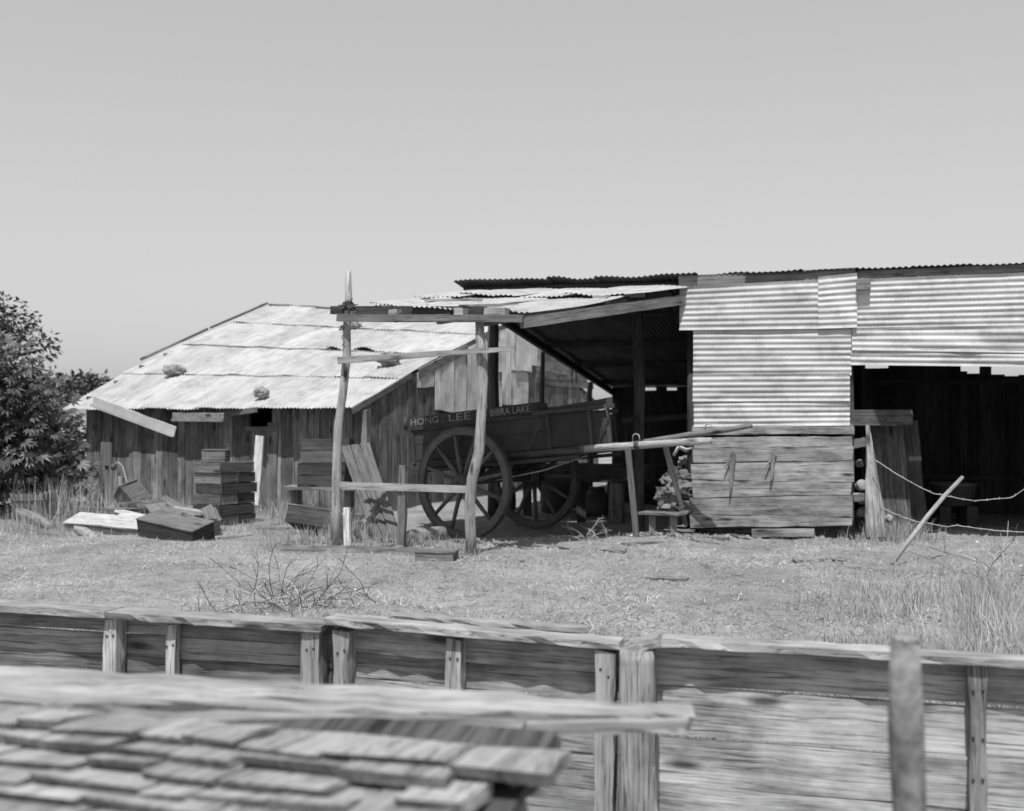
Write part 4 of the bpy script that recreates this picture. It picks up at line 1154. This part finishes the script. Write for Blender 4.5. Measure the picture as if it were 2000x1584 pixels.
tube('trunk', fig, [V((fb.x, 18.0, -.1)), V((fb.x + .2, 18.0, .8)), V((fb.x + .45, 17.9, 1.8)), V((fb.x + .5, 17.8, 2.5))], [.17, .14, .11, .06], M['bark'], 10, .08)
for q in ((.9, -.4, 2.2), (.2, .3, 2.4), (1.4, -.2, 1.5), (-.8, -.2, 2.1), (.9, .2, 2.5)):
    tube('limb', fig, [V((fb.x + .2, 18.0, 1.0)), V((fb.x + .25 + q[0] * .6, 18.0 + q[1] * .6, 1.0 + (q[2] - 1.0) * .6)), V((fb.x + .25 + q[0], 18 + q[1], q[2]))], [.07, .05, .02], M['bark'], 7, .05)
DXT = -.28
blobs = [(-8.4, 17.3, 2.2, 1.2, .9, .95), (-7.7, 17.2, 1.3, .75, .7, 1.0), (-8.9, 17.5, 1.1, 1.3, .9, 1.1), (-9.6, 17.5, 2.4, 1.2, 1.0, .95), (-7.55, 17.3, 1.95, .6, .6, .5), (-8.3, 17.4, .7, 1.0, .8, .8), (-7.15, 17.5, .75, .45, .5, .7), (-7.9, 18.9, 1.5, .55, .7, 1.0), (-7.6, 18.6, .6, .7, .6, .7)]
blobs = [(b_[0] + DXT,) + b_[1:] for b_ in blobs]
co, tr_ = [], []
for p, d_ in crown_points(blobs, 5200, .15):
    if p.z < .1: continue
    m = leaf_matrix(p, d_, random.uniform(.07, .19)); i0 = len(co)
    co += [tuple(m @ V(q)) for q in LV]; tr_ += [tuple(i0 + x for x in f) for f in LF]
crown = stuff_mesh('crown', co, tr_, M['leaf'], '', '', fig)
nleaf = 0
for p, d_ in crown_points(blobs, 900, .85):
    if p.z < .3 or d_.y > .2 or nleaf >= 240: continue
    o = bpy.data.objects.new('leaf', leaf_me); COL.objects.link(o)
    place(o, leaf_matrix(p, d_, random.uniform(.14, .23)), fig); nleaf += 1
def small_tree(name, label, base, trunk, blobs, n, size, mat):
    blobs = [(b_[0] + DXT,) + b_[1:] for b_ in blobs]
    t_ = thing(name, label, 'tree', base)
    tube('trunk', t_, trunk, [.14 - .1 * i / (len(trunk) - 1) for i in range(len(trunk))], M['bark'], 9, .08)
    co, tr_ = [], []
    for p, d_ in crown_points(blobs, n, .2):
        if p.z < .2: continue
        d2 = (d_ + V((random.uniform(-1, 1), random.uniform(-1, 1), random.uniform(-1.2, .4)))).normalized()
        s_ = d2.orthogonal().normalized(); s_.rotate(Quaternion(d2, random.uniform(0, 6.28)))
        L_ = size * random.uniform(.6, 1.3); i0 = len(co)
        co += [tuple(p), tuple(p + d2 * L_ * .5 + s_ * L_ * .22), tuple(p + d2 * L_), tuple(p + d2 * L_ * .5 - s_ * L_ * .22)]
        tr_ += [(i0, i0 + 1, i0 + 2), (i0, i0 + 2, i0 + 3)]
    stuff_mesh('crown', co, tr_, mat, '', '', t_)
    return t_
small_tree('bushy_tree', 'taller fine-leaved tree rising behind the fig', (-11.0, 22.0, 0), [V((-11.3, 22, -.1)), V((-11.15, 22, 1.6)), V((-11.0, 22, 2.9))],
           [(-10.4, 22, 3.5, 1.0, .9, .7), (-9.9, 22, 3.05, .9, .8, .5), (-11.3, 22, 3.3, 1.2, 1.0, .9), (-9.4, 22, 3.05, .35, .4, .25), (-11, 22, 2.0, 1.3, 1, 1)], 6500, .13, M['leaf_far'])
small_tree('bushy_tree', 'low fine-leaved bush showing above the cottage roof corner', (-10.4, 25.5, 0), [V((-10.9, 25.5, -.1)), V((-10.85, 25.5, 1.2)), V((-10.8, 25.5, 2.0))],
           [(-10.5, 25.5, 2.2, 1.1, .8, .55), (-9.8, 25.5, 2.45, .7, .7, .28), (-10.6, 25.5, 1.0, 1.1, .8, 1.0)], 3800, .14, M['leaf_far'])

# ================================================================== GRASS, WEEDS, LITTER
def blades(name, pts, hts, width, lean, mat, label, bend=True, cat='grass'):
    n = len(pts); pts = np.asarray(pts); hts = np.asarray(hts)
    ang = RNG.uniform(0, 2 * np.pi, n); la = RNG.uniform(0, 2 * np.pi, n); ll = np.abs(RNG.normal(0, lean, n)) * hts
    wv = np.stack([np.cos(ang), np.sin(ang), np.zeros(n)], -1) * (np.asarray(width) * RNG.uniform(.6, 1.3, n))[:, None]
    lv = np.stack([np.cos(la) * ll, np.sin(la) * ll, np.zeros(n)], -1)
    up = np.stack([np.zeros(n), np.zeros(n), hts], -1)
    if bend:
        mid = pts + up * .55 + lv * .35; tip = pts + up * np.sqrt(np.clip(1 - lean * .3, .3, 1)) + lv
        co = np.concatenate([pts - wv, pts + wv, mid - wv * .7, mid + wv * .7, tip], 0)
        i = np.arange(n)
        tr = np.concatenate([np.stack([i, i + n, i + 3 * n], -1), np.stack([i, i + 3 * n, i + 2 * n], -1), np.stack([i + 2 * n, i + 3 * n, i + 4 * n], -1)], 0)
    else:
        co = np.concatenate([pts - wv, pts + wv, pts + up + lv], 0); i = np.arange(n)
        tr = np.stack([i, i + n, i + 2 * n], -1)
    return stuff_mesh(name, co, tr, mat, label, cat)

def yard_points(n, ymin, ymax, dens):
    out = []
    while len(out) < n:
        y = math.sqrt(random.uniform(ymin ** 2, ymax ** 2)); x = random.uniform(-.56, .72) * y
        if fence_d(x, y) < .25: continue
        if random.random() < dens(x, y): out.append((x, y, gz(x, y) - .004))
    return out
def d_short(x, y):
    left = smooth01((.9 - x / y * 6) / 1.6)
    pn = noise.noise((x * 1.1, y * 1.1, 4.0)) + .5 * noise.noise((x * 4, y * 4, 9.0))
    near = smooth01((9.6 - y) / 2.0)
    return max(.015, min(1, (left * .6 + near * .55 + pn * 1.1)))
pts = yard_points(43000, 5.3, 15.5, d_short)
blades('short_grass', pts, [random.uniform(.015, .05) * (1.7 if p[1] < 9 else 1) for p in pts], .0028, 1.3, M['grass'], 'short dry grass over the sandy yard', False)
def d_near(x, y):
    d_ = fence_d(x, y)
    return smooth01((3.0 - d_) / 2.2) * (.35 + .65 * smooth01((noise.noise((x * 1.4, y * 1.4, 2.0)) + .25) / .5)) * (1.0 if x < 1.3 else .9)
pts = yard_points(18000, 5.3, 10.5, d_near)
blades('dry_grass', pts, [random.uniform(.04, .13) for p in pts], .0026, .9, M['grass'], 'dry grass tufts growing behind the plank fence')
def d_tall(x, y):
    r = x / y
    return smooth01((r - .2) / .18) * smooth01((11.6 - y) / 3) * (.06 + .94 * smooth01((noise.noise((x * 2.1, y * 2.1, 6.0)) + .08) / .35))
pts = yard_points(10500, 5.3, 11.6, d_tall)
blades('tall_grass', pts, [random.uniform(.08, .36) * (.4 + .75 * smooth01((p[0] / p[1] - .25) / .2)) for p in pts], .0028, .45, M['grass'], 'tall dry grass standing at the right of the yard')
# weeds under the cottage wall and round the pile
pts, hs = [], []
for cx_, cy_, r_, n_, hm in ((-6.9, 16.6, .6, 350, .75), (-6.2, 17.2, .8, 350, .5), (-5.3, 17.3, .7, 250, .4), (-7.0, 15.2, .6, 350, .3), (-6.3, 14.6, .6, 300, .15), (-4.2, 17.9, .8, 500, .3),
                             (-3.4, 17.3, .5, 400, .35), (-2.12, 13.75, .22, 450, .45), (-1.7, 13.1, .3, 150, .12), (-3.3, 15.8, .6, 500, .12), (-3.6, 14.9, .7, 600, .1), (-1.2, 13.3, .3, 300, .22), (-.6, 12.5, .25, 200, .15),
                             (5.0, 14.0, .4, 500, .3), (4.4, 13.6, .5, 200, .15), (-2.6, 13.4, .4, 400, .25)):
    for i in range(n_):
        x, y = random.gauss(cx_, r_ * .6), random.gauss(cy_, r_ * .5)
        pts.append((x, y, gz(x, y) - .01)); hs.append(hm * random.uniform(.35, 1.15))
blades('weeds', pts, hs, .0045, .4, M['grass'], 'dry weeds growing round the cases and under the cottage wall', True, 'weeds')
# straw and twig litter lying on the ground
def lying(name, n, ymin, ymax, dens, lmin, lmax, w, mat, label):
    pts = np.asarray(yard_points(n, ymin, ymax, dens)); m = len(pts)
    a = RNG.uniform(0, np.pi, m); L_ = RNG.uniform(lmin, lmax, m)
    d_ = np.stack([np.cos(a) * L_, np.sin(a) * L_, RNG.uniform(-.15, .25, m) * L_], -1); nn = np.stack([-np.sin(a), np.cos(a), np.zeros(m)], -1) * w
    z_ = np.array([0, 0, .012]); i = np.arange(m)
    co = np.concatenate([pts + z_ - nn, pts + z_ + nn, pts + z_ + d_ + nn * .5 + z_, pts + z_ + d_ - nn * .5 + z_, pts + z_ + d_ * .5 + np.array([0, 0, w * 2.2])], 0)
    tr = np.concatenate([np.stack([i, i + m, i + 4 * m], -1), np.stack([i + m, i + 2 * m, i + 4 * m], -1), np.stack([i + 2 * m, i + 3 * m, i + 4 * m], -1), np.stack([i + 3 * m, i, i + 4 * m], -1)], 0)
    return stuff_mesh(name, co, tr, mat, label, 'litter')
lying('straw_litter', 5200, 6, 15.2, lambda x, y: .06 + .94 * smooth01((noise.noise((x * .8, y * .8, 11)) + .1) * 2.2), .03, .14, .0025, M['straw'], 'pale straw scattered over the yard')
lying('bark_litter', 6500, 6, 15.2, lambda x, y: smooth01((x / y + .25) / .3) * (.2 + .8 * smooth01((noise.noise((x * .9, y * .9, 15)) + .1) * 3)), .012, .075, .006, M['litter'], 'dark bark chips and twigs scattered on the sand')
# pebbles and white shards
def pebbles(name, n, dens, rmin, rmax, mat, label):
    co, tr_ = [], []
    for x, y, z in yard_points(n, 6.5, 15.2, dens):
        r = random.uniform(rmin, rmax); i0 = len(co)
        top = z + r * random.uniform(.5, 1.0)
        for i in range(5):
            a = i * 1.2566 + random.uniform(-.3, .3); q = r * random.uniform(.7, 1.2)
            co.append((x + math.cos(a) * q, y + math.sin(a) * q, z - .01))
        for i in range(5):
            a = i * 1.2566 + .6; q = r * random.uniform(.4, .7)
            co.append((x + math.cos(a) * q, y + math.sin(a) * q, top))
        for i in range(5):
            j = (i + 1) % 5
            tr_ += [(i0 + i, i0 + j, i0 + 5 + i), (i0 + j, i0 + 5 + j, i0 + 5 + i)]
        tr_ += [(i0 + 5, i0 + 6, i0 + 7), (i0 + 5, i0 + 7, i0 + 8), (i0 + 5, i0 + 8, i0 + 9)]
    return stuff_mesh(name, co, tr_, mat, label, 'pebbles')
pebbles('pebbles', 1400, lambda x, y: smooth01((x / y + .15) / .3) + .1, .006, .022, M['stone'], 'small grey pebbles on the open yard')
pebbles('white_shards', 90, lambda x, y: smooth01((x / y + .05) / .25) * .8 + .12, .005, .024, M['shard'], 'white shell and china shards on the sand')
pebbles('soil_clods', 3200, lambda x, y: smooth01((x / y + .3) / .3) * (.1 + .9 * smooth01((noise.noise((x * 1.3, y * 1.3, 21)) + .05) * 3)), .012, .05, M['ground'], 'low clods of dry sandy soil on the open yard')
# fallen twiggy bushes
def twig_bush(name, label, base, r, n, mats, hmax=.6):
    t_ = thing(name, label, 'bush', base)
    b = V(base)
    for i in range(n):
        a = random.uniform(0, 6.28); p = b + V((random.gauss(0, r * .35), random.gauss(0, r * .35), 0)); p.z = gz(p.x, p.y)
        d_ = V((math.cos(a), math.sin(a) * .7, random.uniform(.5, 1.5))).normalized(); pts_ = [p]
        L_ = random.uniform(.25, 1.0) * r
        for j in range(4):
            d_ = (d_ + V((random.uniform(-.45, .45), random.uniform(-.45, .45), random.uniform(-.5, .15)))).normalized()
            q = pts_[-1] + d_ * L_ / 3.2; q.z = max(q.z, gz(q.x, q.y) + .01); q.z = min(q.z, hmax); pts_.append(q)
        m_ = random.choice(mats)
        tw = tube('stem', t_, pts_, [.0045, .004, .0032, .0025, .0012], m_, 5)
        for kk in range(3):
            s0 = pts_[random.randint(1, 3)]; e = s0 + (d_ + V((random.uniform(-1, 1), random.uniform(-1, 1), random.uniform(-.3, .7)))).normalized() * L_ * .35
            e.z = max(e.z, gz(e.x, e.y) + .01)
            tube('twig', tw, [s0, s0.lerp(e, .5) + V((0, 0, .02)), e], [.003, .0025, .001], m_, 4)
    return t_
twig_bush('dry_bush', 'twiggy dead bush lying behind the left fence run', (-1.9, 9.2, gz(-1.9, 9.2)), .75, 48, [M['twig'], M['twig'], M['pale_twig']], .55)
twig_bush('dry_bush', 'pale brittle bush behind the left fence run beside the dark one', (-2.35, 8.8, gz(-2.35, 8.8)), .5, 16, [M['pale_twig'], M['grass']], .4)
twig_bush('dry_bush', 'bare branching bush in the tall grass by the right fence run', (4.9, 10.8, gz(4.9, 10.8)), .75, 16, [M['twig'], M['pale_twig']], .8)
twig_bush('dry_bush', 'pale dead stalks sprouting at the foot of the leaning boards', (-1.85, 13.0, gz(-1.85, 13.0)), .28, 7, [M['pale_twig']], .35)
twig_bush('dry_bush', 'pale dead stalks sprouting beside the far cart wheel', (1.0, 14.0, gz(1.0, 14.0)), .4, 12, [M['pale_twig']], .3)
